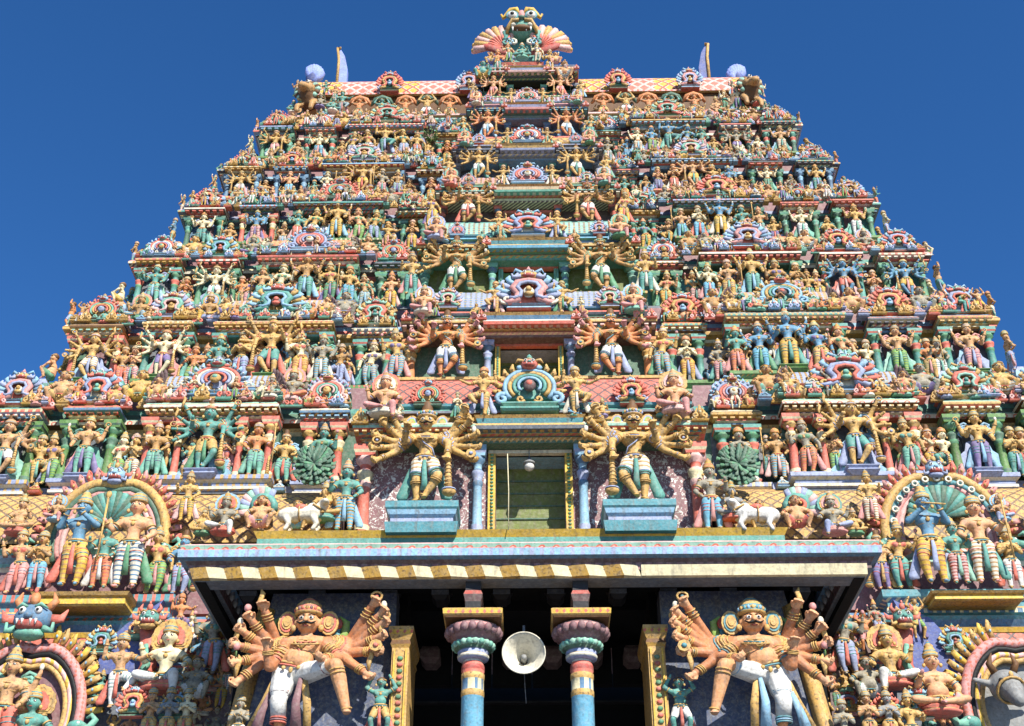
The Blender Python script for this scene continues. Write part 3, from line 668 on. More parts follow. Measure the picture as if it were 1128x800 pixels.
def entab(m, x0, x1, yf, yb, z0, h, cs, proj, dent=True):
    cs = vary(cs, _er)
    "entablature: frieze, brackets, big eave and fillets"
    p = proj; f = h
    pr = [('o', -p*.55), (f*.10, -p*.5, cs[0]), (f*.05, -p*.35, cs[1]), (f*.10, -p*.42, cs[2]), (f*.05, -p*.25, cs[3]), (f*.12, -p*.3, cs[4]), (f*.08, -p*.02, cs[6]), (f*.03, .0, cs[5]), (f*.10, .0, cs[5]), (f*.05, -p*.05, cs[7]), (f*.14, -p*.22, cs[8]), (f*.04, -p*.4, cs[4]), (f*.08, -p*.4, cs[3]), (f*.06, -p*.32, cs[7])]
    m.stack(x0, x1, yf, yb, z0, pr)
    if dent:
        n = max(2, int((x1-x0)/(.22)))
        for i in range(n):
            x = x0+(i+.5)*(x1-x0)/n; w_ = (x1-x0)/n*.27
            m.box(x-w_, x+w_, yf+p*.02, yf+p*.5, z0+f*.34, z0+f*.41, cs[1])
def ledge(m, x0, x1, yf, yb, z1, h, cs):
    a, b, c = vary(cs, _er, .3)
    m.stack(x0, x1, yf, yb, z1-h, [('o', -.16), (h*.14, -.16, c), (h*.06, -.08, a), (h*.16, -.08, b), (h*.08, -.13, c), (h*.16, -.13, a), (h*.12, -.02, b), (h*.04, 0, a), (h*.24, 0, a)])
# ------------------------------------------------------------------ storey table from the photograph
rows = [(31.5, 520), (32.6, 412), (33.6, 327), (34.5, 262), (35.3, 210), (36.0, 168), (36.7, 125)]
hpx = [629, 524, 446, 388, 342, 301, 264]
cpx = [585, 412, 319, 242, 193, 148, 103]; chp = [213, 150, 131, 108, 88, 71, 60]
def depth(Y, Z): return Y*math.cos(PITCH)+(Z-1.6)*math.sin(PITCH)
Zs = [P(583, r, y).z for y, r in rows]; Ys = [y for y, r in rows]
Ws = [h*depth(y, z)/F for h, y, z in zip(hpx, Ys, Zs)]
Cz = [P(583, r, y-1.0).z for r, y in zip(cpx, Ys)]
Cw = [h*depth(y-1, z)/F for h, y, z in zip(chp, Ys, Cz)]
ROOF_Z = P(583, 104, 37.6).z
Zs.append(ROOF_Z); Cz.append(P(583, 66, 36.9).z); Ys.append(37.4); Ws.append(Ws[-1]*.93); Cw.append(Cw[-1]*.8)
TOWER = empty('temple_tower', (0, 34, 0)); TOWER_OFF = Vector((0, -34, 0))
TOWER.location = (0, 0, 0)
tag(TOWER, 'tall tapering gateway tower with many painted tiers crowded with carvings', 'tower')
LEGS = list(LG); SKN = ['gold', 'gold', 'tan', 'gold', 'amber', 'tan', 'pale', 'peach', 'green', 'stone', 'blue', 'gold', 'orange', 'tan', 'amber', 'pale']
DRP = ['teal', 'coral', 'pink', 'lav', 'sky', 'green', 'jade', 'palepink', 'ivory', 'purple']
def rpal(r, skin=None, leg=None):
    return palette(skin or r.choice(SKN), leg or r.choice(LEGS), r.choice(DRP), r.choice(['jade', 'coral', 'sky', 'lav', 'teal', 'gold', 'pink']), r.choice(['gold', 'gold', 'gold2', 'ochre', 'tan']), r.choice(['turq', 'coral', 'lav', 'jade']), r.choice(['coral', 'teal', 'green', 'purple']))
ORD = ['first', 'second', 'third', 'fourth', 'fifth', 'sixth', 'seventh', 'eighth', 'ninth', 'tenth', 'eleventh', 'twelfth', 'thirteenth', 'fourteenth', 'fifteenth', 'sixteenth', 'seventeenth', 'eighteenth', 'nineteenth', 'twentieth'] + [f'{i}th' for i in range(21, 60)]
TN = ['first tier', 'second tier', 'third tier', 'fourth tier', 'fifth tier', 'sixth tier', 'seventh tier']
ROW = {}
def lab(pose, pal, k, side, row, loc):
    "defer the label until the whole row is known, then count from the tower's middle"
    return (pose, pal, k, side, row, loc[0])
PEND = []
def put(pose, pal, loc, h, k, side, row='standing', mirror=False, rz=0, detail=None, ped=None):
    detail = (k <= 1) if detail is None else detail
    o = statue(pose, pal, loc, h, None, f'carved {row} figures on the tower tiers', mirror, rz, detail, 'statue', ped)
    PEND.append((o, pose, pal, k, side, row, abs(loc[0]))); return o
BAYS = [('narrow', .015, .15), ('sala', .2, .56), ('panjara', .63, .78), ('corner', .84, 1.0)]
LO = MB()   # crowd of the tiniest carvings
def wing(side, k):
    t = T[min(k, 5)]; Z, Y, W, Z2 = Zs[k], Ys[k], Ws[k], Zs[k+1]; H = Z2-Z; c = Cw[k]+.05; L = W-c
    r = random.Random(100*k+(3 if side > 0 else 0)+5)
    X = lambda u: side*(c+u*L)
    fh = H*.5
    t_all = t
    for kind, u0, u1 in BAYS:
        alt = T[r.randrange(6)]; t = dict(t_all)
        if kind != 'sala' and r.random() < .75: t['cor'] = alt['cor']; t['hara'] = T[r.randrange(6)]['hara']
        if kind != 'sala' and r.random() < .4: t['col'] = alt['col']; t['wall'] = alt['wall']
        if r.random() < .5: q0 = list(t['cor']); r.shuffle(q0); t['cor'] = q0
        x0, x1 = sorted((X(u0), X(u1))); xm = (x0+x1)/2; wd = x1-x0
        b = empty('bay', (0, 0, 0)); b.parent = TOWER; Z = Zs[k]+H*r.uniform(-.035, .035)
        pr = .5 if kind == 'narrow' else (0 if kind == 'sala' else .12); yf = Y+pr
        yb = Y+(2.2 if kind != 'corner' else 3.5)
        m = MB(); ledge(m, x0-.06, x1+.06, yf, yb, Z, H*.13, t['ledge']); m.build('ledge', b)
        m = MB(); m.stack(x0, x1, yf+.62, yb-.1, Z, [('o', .02), (H*.05, .06, t['ledge'][1]), (H*.02, .0, t['ledge'][2]), (H*.43, 0, t['wall'])])
        if kind != 'narrow': m.box(x0+wd*.3, x1-wd*.3, yf+.58, yf+.7, Z+H*.06, Z+H*.44, 'mauve' if k % 2 else 'slate')
        m.build('bay_wall', b)
        cols = {'sala': (.05, .27, .73, .95), 'panjara': (.1, .9), 'corner': (.1, .9), 'narrow': (.2, .8)}[kind]
        cc = list(t['col']); 
        if k == 0 and kind in ('panjara', 'corner'): cc = ['leaf', 'dgreen', 'green']
        for q in cols:
            m = MB(); rr = H*(.036 if q in (cols[0], cols[-1]) else .028); column(m, x0+wd*q, yf+.38, Z, Z+H*.5, rr, cc); 
            if k < 4: m.build('pilaster', b)
            else: SMALL.join(m)
        m = MB(); entab(m, x0-.02, x1+.02, yf+.02, yb-.05, Z+H*.48, H*.17, t['cor'], .5); m.build('cornice', b)
        zt = Z+H*.645
        for i in range({'sala': 6, 'panjara': 2, 'corner': 2, 'narrow': 2}[kind]):
            n_ = {'sala': 6, 'panjara': 2, 'corner': 2, 'narrow': 2}[kind]; q = (i+.5)/n_
            if kind == 'sala' and i in (2, 3) and k > 1: continue
            small('crest', (x0+wd*q, yf+.06, zt-.05), H*r.uniform(.11, .15), (k+i//2) if r.random() < .5 else None)
        hz = H*.1; hb = t['hara']
        m = MB(); m.stack(x0+wd*.06, x1-wd*.06, yf+.28, yb-.1, zt, [('o', 0), (hz*.3, 0, hb[0]), (hz*.12, .08, hb[1]), (hz*.25, .08, hb[2]), (hz*.12, 0, hb[4]), (hz*.25, 0, hb[3]), (hz*.2, .06, hb[0])]); 
        zb = zt+hz*1.2
        if kind == 'sala':
            barrel(m, x0+wd*.1, x1-wd*.1, yf+.75, zb, .46, H*.17, t['rib']); m.build('barrel_roof', b)
            gable(b, (xm, yf+.2, zt+hz*.3), (H*.5, H*.42, H*.38), k+1, True)
            for q in (.24, .76): small('finial', (x0+wd*q, yf+.25, zt+hz*.6), H*.13, k)
            for q, mi in ((.1, True), (.9, False)): SMALL.join(ENDFAN, (x0+wd*q, yf+.5, zb-.05), H*.19, rep=dict(a='maroon', b='plum', c='jade'), mirror=mi)
            for q in (.03, .97): small('finial', (x0+wd*q, yf+.25, zt), H*.13, k+1)
        else:
            m.stack(x0+wd*.12, x1-wd*.12, yf+.4, yb-.2, zb, [('o', 0), (H*.06, .06, hb[2]), (H*.05, .02, hb[3]), (H*.06, -.12, t['rib'].split(':')[0].split('/')[0])]); m.build('shrine_roof', b)
            gable(b, (xm, yf+.22, zt+hz*.1), (H*.36, H*.33, H*.32), k+r.randrange(6), kind == 'corner')
            if kind != 'narrow':
                for q in (.05, .95): small('finial', (x0+wd*q, yf+.25, zt), H*.12, k+2)
        if kind == 'sala':
            for q in (.16, .36, .39, .62, .65, .84):
                pl = rpal(r); bb = MB(); [bb.join(c_) for c_ in proto(r.choice(['sway', 'clasped', 'bearer', 'blessing']), True).values()]
                LO.join(bb, (x0+wd*(q+r.uniform(-.02, .02)), yf+.42, Z+r.choice([0, .1*H])), fh*r.uniform(.6, .8), rz=r.uniform(-.3, .3), rep={a: c for a, c in pl.items() if a not in ('n', 'ln')})
        nn = max(1, int(wd/.38))
        for i in range(nn):      # little seated figures along the eave
            q = (i+.5)/nn
            if abs(q-.5) < .2*min(1, 1.6/wd) and kind != 'narrow' and i % 2: continue
            pl = rpal(r); bb = MB(); [bb.join(c_) for c_ in proto(r.choice(['squat', 'seated', 'clasped', 'bearer']), True).values()]
            LO.join(bb, (x0+wd*q+r.uniform(-.08, .08), yf+r.uniform(.08, .2), zt-H*.02), H*r.uniform(.18, .26), rz=r.uniform(-.4, .4), rep={a: c for a, c in pl.items() if a not in ('n', 'ln')})
        # figures on the ledge
        if kind == 'sala':
            ps = [(.13, .82), (.3, .85), (.5, 1.08), (.7, .85), (.87, .82)]
            if k >= 1: ps = [(.07, .86), (.26, .94), (.5, 1.12), (.74, .94), (.93, .86)]
            for i, (q, s_) in enumerate(ps):
                if k == 0 and i in (1, 3): continue
                if i == 2:
                    pose = ['four', 'guardian', 'four', 'four', 'guardian', 'dancer'][k] if side < 0 else ['guardian', 'four', 'four', 'four', 'guardian', 'dancer'][k]
                    pal = rpal(r, 'gold' if r.random() < .6 else None, r.choice(['orange striped', 'yellow striped', 'teal', 'yellow']))
                    if k == 0: pose = 'guardian'; pal = rpal(r, 'green', 'gold') if side < 0 else rpal(r, 'gold', 'teal')
                    o = put(pose, pal, (x0+wd*q, yf+.16, Z+.13), fh*s_*.98, k, side, mirror=r.random() < .5, ped=t['ledge'][0])
                    bk = MB()
                    for ss in (-1, 1):
                        cl = 'sky' if side > 0 and k == 1 else ['sky', 'jade', 'coral', 'teal', 'lav', 'pink'][k]
                        bk.plate([(x0+wd*q+ss*fh*xx, Z+fh*zz) for xx, zz in ((.05, .05), (.34, .02), (.4, .12), (.31, .2), (.34, .32), (.24, .38), (.22, .52), (.12, .6), (.05, .62))], yf+.33, yf+.38, cl)
                    bk.build('carved_backdrop', b)
                else: put(r.choice(['sway', 'clasped', 'blessing', 'sway', 'spear', 'four', 'club']), rpal(r), (x0+wd*q, yf+.15+.05*r.random(), Z), fh*s_, k, side, mirror=r.random() < .5, rz=r.uniform(-.25, .25))
        elif kind == 'narrow':
            put(r.choice(['sway', 'blessing', 'clasped']), rpal(r, None, r.choice(['yellow', 'blue striped', 'teal', 'yellow striped'])), (xm, yf+.15, Z), fh*.86, k, side, mirror=r.random() < .5)
        else:
            bk = MB()
            for ss in (-1, 1): bk.plate([(xm+ss*fh*xx, Z+fh*zz) for xx, zz in ((.05, .05), (.3, .02), (.36, .14), (.27, .22), (.3, .36), (.2, .44), (.16, .58), (.05, .62))], yf+.33, yf+.38, r.choice(['sky', 'jade', 'coral', 'lav', 'pink', 'mint']))
            bk.build('carved_backdrop', b)
            put(r.choice(['four', 'guardian', 'four']), rpal(r, None, None), (xm, yf+.17, Z+.11), fh*.92, k, side, mirror=r.random() < .5, ped=t['ledge'][0])
    Z = Zs[k]; t = t_all
    # recesses between the bays with their own cornice, attendants and squatting dwarfs
    yr = Y+1.15
    m = MB(); x0, x1 = sorted((X(-.02), X(.995)))
    rs = [(.15, .2), (.56, .63), (.78, .84)]
    m.stack(x0, x1, yr, Y+3.6, Z-H*.1, [('o', .35), (H*.03, .4, t['ledge'][2]), (H*.07, .4, t['ledge'][0]), (H*.001, 0, t['ledge'][1]), (H*.47, 0, t['wall']), (H*.02, .1, t['cor'][1]), (H*.03, .12, t['cor'][3]), (H*.02, .3, t['cor'][6]), (H*.03, .32, t['cor'][5]), (H*.03, .2, t['cor'][8]), (H*.05, .1, t['hara'][1]), (H*.04, .1, t['hara'][3]), (H*.2, 0, 'mauve')])
    m.build('storey_wall', TOWER)
    for u0, u1 in rs:
        um = (u0+u1)/2; wd = (u1-u0)*L
        n_ = 2 if wd > .62 else 1
        for i in range(n_):
            u = u0+(u1-u0)*(i+.5)/n_
            put(r.choice(['sway', 'club', 'blessing', 'dancer', 'clasped', 'spear']), rpal(r), (X(u), Y+.42, Z-H*.02), fh*.76, k, side, mirror=r.random() < .5, rz=r.uniform(-.3, .3))
        for i in range(4):     # carved attendants crowding the recess
            uu = u0+(u1-u0)*(i+.2+.6*r.random())/3; pl = rpal(r); bb = MB(); [bb.join(q) for q in proto(r.choice(['clasped', 'sway', 'squat']), True).values()]
            LO.join(bb, (X(uu), Y+r.uniform(.62, .8), Z+H*r.choice([0, .03, .1])), fh*.62, rep={a: c for a, c in pl.items() if a not in ('n', 'ln')})
        p = r.choice(['squat', 'ease', 'squat', 'seated'])
        put(p, rpal(r, r.choice(['stone', 'gold', 'tan', 'stone', 'amber'])), (X(um), Y+.5, Z+H*.655), fh*(.86 if p == 'squat' else .8), k, side, 'seated', mirror=r.random() < .5)
        for du in (-.35, .35): small('crest' if r.random() < .5 else 'finial', (X(um+du*(u1-u0)), Y+.32, Z+H*.6), H*.12)
        if k < 4: small('finial', (X(um), Y+.25, Z-H*.12), H*.1)
    for i in range(8):        # figures on the side face of the tower, seen in outline
        pl = rpal(r); bb = MB(); [bb.join(q) for q in proto(r.choice(['clasped', 'bearer', 'squat', 'four']), True).values()]
        LO.join(bb, (side*(W+.28), Y+.25+i*.45, Z+(0 if i % 2 == 0 else H*.62)), fh*(.8 if i % 2 == 0 else .6), rz=side*math.pi/2, rep={a: c for a, c in pl.items() if a not in ('n', 'ln')})
    mm = MB(); ledge(mm, *sorted((side*(W-.5), side*(W+.42))), Y+.25, Y+4.5, Z, H*.12, t['ledge']); entab(mm, *sorted((side*(W-.4), side*(W+.3))), Y+.3, Y+4.4, Z+H*.46, H*.2, t['cor'], .4, False); mm.build('side_moulding', TOWER)
    # extra seated pair astride the barrel roof ends and shrine tops
    for u in (.225, .535):
        put(r.choice(['squat', 'squat', 'seated']), rpal(r, r.choice(['stone', 'tan', 'gold'])), (X(u), Y+.12, Z+H*.64), fh*.55, k, side, 'seated', detail=False)
def crowd(side, k):
    "tiny extra carvings that fill the upper tiers"
    r = random.Random(900+k*7+side); Z, Y, W = Zs[k], Ys[k], Ws[k]; H = Zs[k+1]-Z; n = int(W*1.25)
    for i in range(n):
        x = side*(Cw[k]+.5+(W-Cw[k]-.7)*(i+r.random()*.6)/n)
        pose = r.choice(['clasped', 'sway', 'bearer', 'squat', 'dancer']); pal = rpal(r); hh = H*(.26 if pose != 'squat' else .3)
        b = MB(); [b.join(q) for q in proto(pose, True).values()]
        LO.join(b, (x, Y+r.uniform(.1, .22), Z+H*.63), hh, rep={a: c for a, c in pal.items() if a not in ('n', 'ln')})
for k in range(6):
    for side in (-1, 1): wing(side, k)
# ------------------------------------------------------------------ central bays
CT = [dict(base=('turq', 'blue', 'sky'), wall='mauve/white:speck', col=('coral', 'cream', 'palepink'), cor=['dgreen', 'gold', 'dgreen', 'coral', 'jade', 'mint/red:motif', 'coral', 'gold', 'ivory'], hara=['ochre', 'umber', 'slate', 'teal', 'turq'], rib='coral/maroon:scale', pil='sky', kud=2),
      dict(base=('gold', 'umber', 'coral'), wall='dgreen', col=('orange', 'gold', 'cream'), cor=['maroon', 'palepink', 'red', 'gold', 'umber', 'gold', 'maroon', 'ivory', 'mint'], hara=['dgreen', 'lav', 'coral', 'dgreen', 'blue'], rib='lav/blue:rib', pil='lav', kud=3),
      dict(base=('leaf', 'green', 'cream'), wall='olive', col=('jade', 'teal', 'mint'), cor=['teal', 'jade', 'coral', 'green', 'gold', 'gold', 'umber', 'gold', 'teal'], hara=['blue', 'teal', 'skyblue', 'blue', 'turq'], rib='mint/slate:rib', pil='jade', kud=1),
      dict(base=('teal', 'jade', 'cream'), wall='maroon', col=('red', 'coral', 'maroon'), cor=['maroon', 'ivory', 'plum', 'coral', 'red', 'teal', 'maroon', 'coral', 'coral'], hara=['dgreen', 'teal', 'jade', 'teal', 'cream'], rib='pink/maroon:rib', pil='coral', kud=3),
      dict(base=('sky', 'lav', 'slate'), wall='navy', col=('slate', 'grey', 'slate'), cor=['blue', 'slate', 'sky', 'lav', 'grey', 'slate', 'navy', 'lav', 'gold'], hara=['lav', 'slate', 'lav', 'ivory', 'gold'], rib='gold/umber:scale', pil='teal', kud=1),
      dict(base=('coral', 'palepink', 'ivory'), wall='blue', col=('gold', 'teal', 'blue'), cor=['blue', 'turq', 'sky', 'dgreen', 'coral', 'blue', 'navy', 'coral', 'palepink'], hara=['slate', 'lav', 'pink', 'teal', 'lav'], rib='mauve/lav:rib', pil='blue', kud=5),
      dict(base=('leaf', 'lime', 'leaf'), wall='teal', col=('slate', 'lav', 'black'), cor=['black', 'dgreen', 'ivory', 'navy', 'teal', 'palepink', 'coral', 'ivory', 'mint'], hara=['gold', 'coral', 'palepink', 'teal', 'lav'], rib='mauve/lav:rib', pil='jade', kud=1)]
GH = [3.0, 2.25, 2.15, 1.75, 1.5, 1.45, 1.15]
def centre(k):
    t = CT[k]; Z, Y, hw = Cz[k], Ys[k]-1.0, Cw[k]; H = Cz[k+1]-Z
    if k == 6: H = 2.6
    b = empty('central_bay'); b.parent = TOWER
    yw = Y+.95; dw = hw*(.19 if k == 0 else .22); dh = H*(.4 if k < 3 else .36); e0 = Z+H*.42
    if k == 0: dh = P(583, 502, yw).z-Z; e0 = Z+dh+.12
    eh = P(583, 458, 30.6).z-e0 if k == 0 else H*.17
    gx = hw*(.565 if k == 0 else .62)
    m = MB(); ledge(m, -hw, hw, Y+(.5 if k == 0 else .12), yw+1.5, Z+(.18 if k == 0 else 0), H*.1, t['base']); m.build('ledge', b)
    # wall left and right of the doorway, lintel, dark passage
    m = MB()
    for s_ in (-1, 1):
        a, c = sorted((s_*dw, s_*hw*.97)); m.box(a, c, yw, yw+1.6, Z, e0+.02, t['wall'])
    m.box(-dw, dw, yw+.02, yw+1.6, Z+dh, e0+.02, t['pil']); 
    m.box(-dw*1.2, dw*1.2, yw+.8, yw+1.3, Z-.1, Z+H*.6, 'olive')
    for i in range(7): m.box(-dw*1.2, dw*1.2, yw+.76, yw+.8, Z+i*H*.07, Z+i*H*.07+.04, 'dgreen')
    m.build('bay_wall', b)
    m = MB(); fw = hw*.04
    for s_ in (-1, 1):
        a, c = sorted((s_*dw, s_*(dw+fw))); m.box(a, c, yw-.14, yw+.1, Z, Z+dh, 'yellow' if k < 2 else t['pil'])
        nb = 26
        for i in range(nb): m.ell((s_*(dw+fw/2), yw-.15, Z+dh*(i+.5)/nb), (fw*.25, .03, dh/nb*.36), 'jade' if k else 'green', 6, 4)
    m.box(-dw-fw, dw+fw, yw-.15, yw+.1, Z+dh, Z+dh+.1, 'ivory' if k == 0 else 'coral'); m.build('door_frame', b)
    for s_ in (-1, 1):
        for q, cs, rr in ((dw+fw*2.4, (t['pil'], 'lav' if k == 0 else t['pil'], 'blue'), .03*H), (hw*.9, t['col'], .04*H)):
            m = MB(); column(m, s_*q, yw-.22, Z+H*.03, e0, rr*(1 if k else .8), cs); m.build('pilaster', b)
    m = MB(); entab(m, -hw*.97, hw*.97, Y+.1, yw+1.5, e0, eh, t['cor'], .62); m.build('cornice', b)
    # stepped overdoor
    m = MB(); m.stack(-dw*1.55, dw*1.55, Y+.05, Y+.5, e0+eh*.35, [('o', 0), (eh*.15, .03, t['hara'][2]), (eh*.15, -.05, t['cor'][7]), (eh*.2, 0, t['hara'][4]), (eh*.12, .06, 'gold')]); m.build('lintel', b)
    zt = e0+eh*.98; hz = H*.068
    m = MB(); m.stack(-hw*.88, hw*.88, Y+.3, yw+1.4, zt, [('o', 0), (hz*.35, 0, t['hara'][0]), (hz*.12, .1, t['hara'][1]), (hz*.2, .1, t['hara'][2]), (hz*.3, -.02, t['hara'][3]), (hz*.13, .08, t['hara'][4]), (hz*.2, .1, t['hara'][4])])
    zb = zt+hz*1.25; top = Cz[k+1]-H*.085 if k < 6 else zb+.5
    if k < 6: barrel(m, -hw*.78, hw*.78, Y+.95, zb, .62, max(.25, (top-zb)*1.1), t['rib'])
    m.build('barrel_roof', b)
    if k < 6:
        ks = (top-zb)*2.1 if k == 0 else (top-zb)*2.35
        kx, kz = [(2.1, 2.0), (2.0, 1.7), (1.65, 1.2), (1.5, 1.1), (1.35, 1.0), (1.15, .85)][k]
        gable(b, (0, Y+.08, zb-hz*.9), (kx, kz, kz), t['kud'], True); ks = kz*.85
        for s_ in (-1, 1):
            gable(b, (s_*gx, Y+.2, zb-hz*.2), (ks*.6,)*3, t['kud']+2, True)
            SMALL.join(ENDFAN, (s_*hw*.78, Y+.75, zb-.05), ks*.62, rep=dict(a='maroon', b='plum', c='pink'), mirror=s_ < 0)
    for q in (-.93, -.36, .36, .93): small('crest', (hw*q, Y+.05, e0+eh*.62), H*.1, 1 if k == 0 else 0)
    for i in range(10):       # little carvings along the middle eave
        q = -.8+1.6*(i+.5)/10
        if abs(q) < .16 or abs(abs(q)-gx/hw) < .09: continue
        pl = rpal(rnd); bb = MB(); [bb.join(c_) for c_ in proto(rnd.choice(['squat', 'seated', 'clasped', 'sway']), True).values()]
        LO.join(bb, (hw*q, Y+.12, zt-.06), min(.8, H*.17), rz=rnd.uniform(-.4, .4), rep={a: c for a, c in pl.items() if a not in ('n', 'ln')})
    for s_ in (-1, 1):
        o = put('chief' if k < 4 else 'guardian', palette(['gold', 'orange', 'amber', 'amber', 'gold', 'orange', 'peach'][k], ['white and gold striped', 'white', 'white', 'white', 'white', 'white', 'pink'][k], ['teal', 'lav', 'green', 'coral', 'teal', 'sky', 'coral'][k], ['lime', 'jade', 'teal', 'jade', 'sky', 'teal', 'sky'][k], 'gold', ['lav', 'turq', 'jade', 'coral', 'turq', 'lav', 'coral'][k]),
            (s_*gx, Y+.22, Z+({0: P(583, 556, Y+.2).z-Z}.get(k, .03))), GH[k]*.92, k, s_, 'guardian', mirror=s_ > 0, detail=k < 4)
        if k:
            put('sway' if k % 2 else 'blessing', rpal(rnd, 'gold', ['yellow', 'blue striped', 'teal', 'yellow', 'gold', 'teal', 'gold'][k]), (s_*hw*1.0, Y+.25, Z), GH[k]*.72, k, s_, 'standing', mirror=s_ > 0)
        if k < 6: put('dancer', rpal(rnd, 'gold', 'gold'), (s_*hw*.26, Y+.02, zt-.05), GH[k]*.5, k, s_, 'climbing', mirror=s_ < 0)
        if k < 6: put('ease', rpal(rnd, 'peach', 'pink'), (s_*hw*.8, Y+.02, zt-.08), GH[k]*.62, k, s_, 'seated')
for k in range(7): centre(k)
# blue blocks under the two great guardians
for s_ in (-1, 1):
    x = s_*Cw[0]*.565; m = MB(); y = 30.5-.1; z0 = P(583, 588, y).z; z1 = P(583, 554, y).z; h = z1-z0
    m.stack(x-.83, x+.83, y-.05, y+1, z0, [('o', .1), (h*.32, .14, 'turq'), (h*.06, 0, 'blue'), (h*.12, .0, 'lav'), (h*.1, .06, 'blue'), (h*.14, .1, 'sky'), (h*.06, .14, 'turq'), (h*.2, .14, 'turq')])
    o = m.build('plinth'); tag(o, f"{'left' if s_ < 0 else 'right'} turquoise moulded block under a guardian above the porch", 'plinth', 'turquoise blocks beside the doorway')
# ------------------------------------------------------------------ neck and ridge roof
Z, Y, W = Zs[6], Ys[6], Ws[6]
m = MB(); m.stack(-W, W, Y+.05, Y+5.5, Z-.35, [('o', 0), (.08, .05, 'teal'), (.06, .0, 'navy'), (.08, .0, 'mint/navy:lotus'), (.06, .08, 'gold'), (.08, .08, 'palepink')])
m.stack(-W*.95, W*.95, 37.58, Y+5, Z-.02, [('o', 0), (ROOF_Z-Z, 0, 'umber')]); m.build('storey_wall', TOWER)
rw = 240*depth(38, ROOF_Z)/F
m = MB(); m.stack(-rw, rw, 37.5, 42, ROOF_Z-.16, [('o', -.2), (.04, 0, 'umber'), (.03, .1, 'gold'), (.07, .1, 'palepink/coral:lotus'), (.03, .0, 'gold')]); m.build('cornice', TOWER)
m = MB(); barrel(m, -rw, rw, 37.5+2.0, ROOF_Z+.02, 1.95, 1.9, 'yellow/red:tile', 24); m.build('ridge_roof', TOWER)
r = random.Random(5)
for s_ in (-1, 1):
    xs = [x for x in (395, 420, 446, 470, 495)] if s_ < 0 else [x for x in (665, 690, 715, 741, 766)]
    for i, x in enumerate(xs):
        p = P(x, 123, Y+.35); big = i in (3,) if s_ < 0 else i in (1,)
        put('bearer', palette('orange' if i % 2 == 0 else ('gold' if big else 'green'), 'white' if i % 2 else 'gold', 'coral', 'green'), (p.x, Y+.35, Z), 1.2 if not big else 1.35, 6, s_, 'standing', detail=False)
        br = MB()
        br.tube([(p.x-.46, Y+.5, Z+1.0), (p.x-.28, Y+.42, Z+1.25), (p.x, Y+.4, Z+1.33), (p.x+.28, Y+.42, Z+1.25), (p.x+.46, Y+.5, Z+1.0)], [.05, .1, .13, .1, .05], 'orange' if i % 2 == 0 else 'dgreen', 6); br.build('carved_bracket', TOWER)
    for q in ((430-582, 2), (518-582, 1)) if s_ < 0 else ((683-582, 2), (762-582, 1)):
        x = q[0]*depth(37.1, ROOF_Z)/F; gable(TOWER, (x, 37.25, ROOF_Z-.15), (1.1, 1.1, 1.25), q[1]+2, True)
    for i in range(9):
        pl = rpal(r); bb = MB(); [bb.join(c_) for c_ in proto(r.choice(['bearer', 'clasped', 'squat', 'four']), True).values()]
        LO.join(bb, (s_*(Cw[6]+.45+(rw-Cw[6]-.9)*(i+.5)/9), Y+.62, Z), r.uniform(.8, 1.1), rep={a2: c2 for a2, c2 in pl.items() if a2 not in ('n', 'ln')})
    for i in range(9):
        x = s_*(Cw[6]+.6+(W-Cw[6]-.8)*(i+.4)/9); small('finial' if i % 2 else 'crest', (x, Y+.1, Z-.05), .38)
# end gables: crouching lion, ribbed blue fan, tall curved blade
def lion():
    pr = [('c', (0, .1, .5), (0, -.25, .62), .27, .22, 'skin'), ('c', (0, -.25, .55), (0, -.42, .7), .24, .2, 'mane'), ('e', (0, -.5, .82), (.22, .2, .2), 'skin'), ('c', (0, -.6, .76), (0, -.74, .72), .13, .12, 'skin'),
          ('c', (-.14, -.3, .5), (-.18, -.5, .25), .1, .07, 'skin'), ('c', (-.18, -.5, .25), (-.17, -.52, .06), .07, .06, 'skin'), ('c', (.14, -.3, .5), (.18, -.5, .25), .1, .07, 'skin'), ('c', (.18, -.5, .25), (.17, -.52, .06), .07, .06, 'skin'),
          ('c', (-.2, .15, .45), (-.28, -.1, .3), .17, .1, 'leg'), ('c', (-.28, -.1, .3), (-.24, .05, .06), .09, .06, 'leg'), ('c', (.2, .15, .45), (.28, -.1, .3), .17, .1, 'leg'), ('c', (.28, -.1, .3), (.24, .05, .06), .09, .06, 'leg')]
    b = remesh(pr, .035, 2)
    for i in range(16):
        a = R(i*22.5); b.ell((.25*math.cos(a), -.42, .82+.24*math.sin(a)), (.09, .07, .09), 'mane' if i % 2 else 'leg', 6, 4)
    for s_ in (-1, 1): b.ell((s_*.09, -.68, .9), (.055, .04, .055), 'white', 7, 5); b.ell((s_*.09, -.715, .9), (.024, .015, .024), 'black', 5, 4)
    return b
LION = lion()
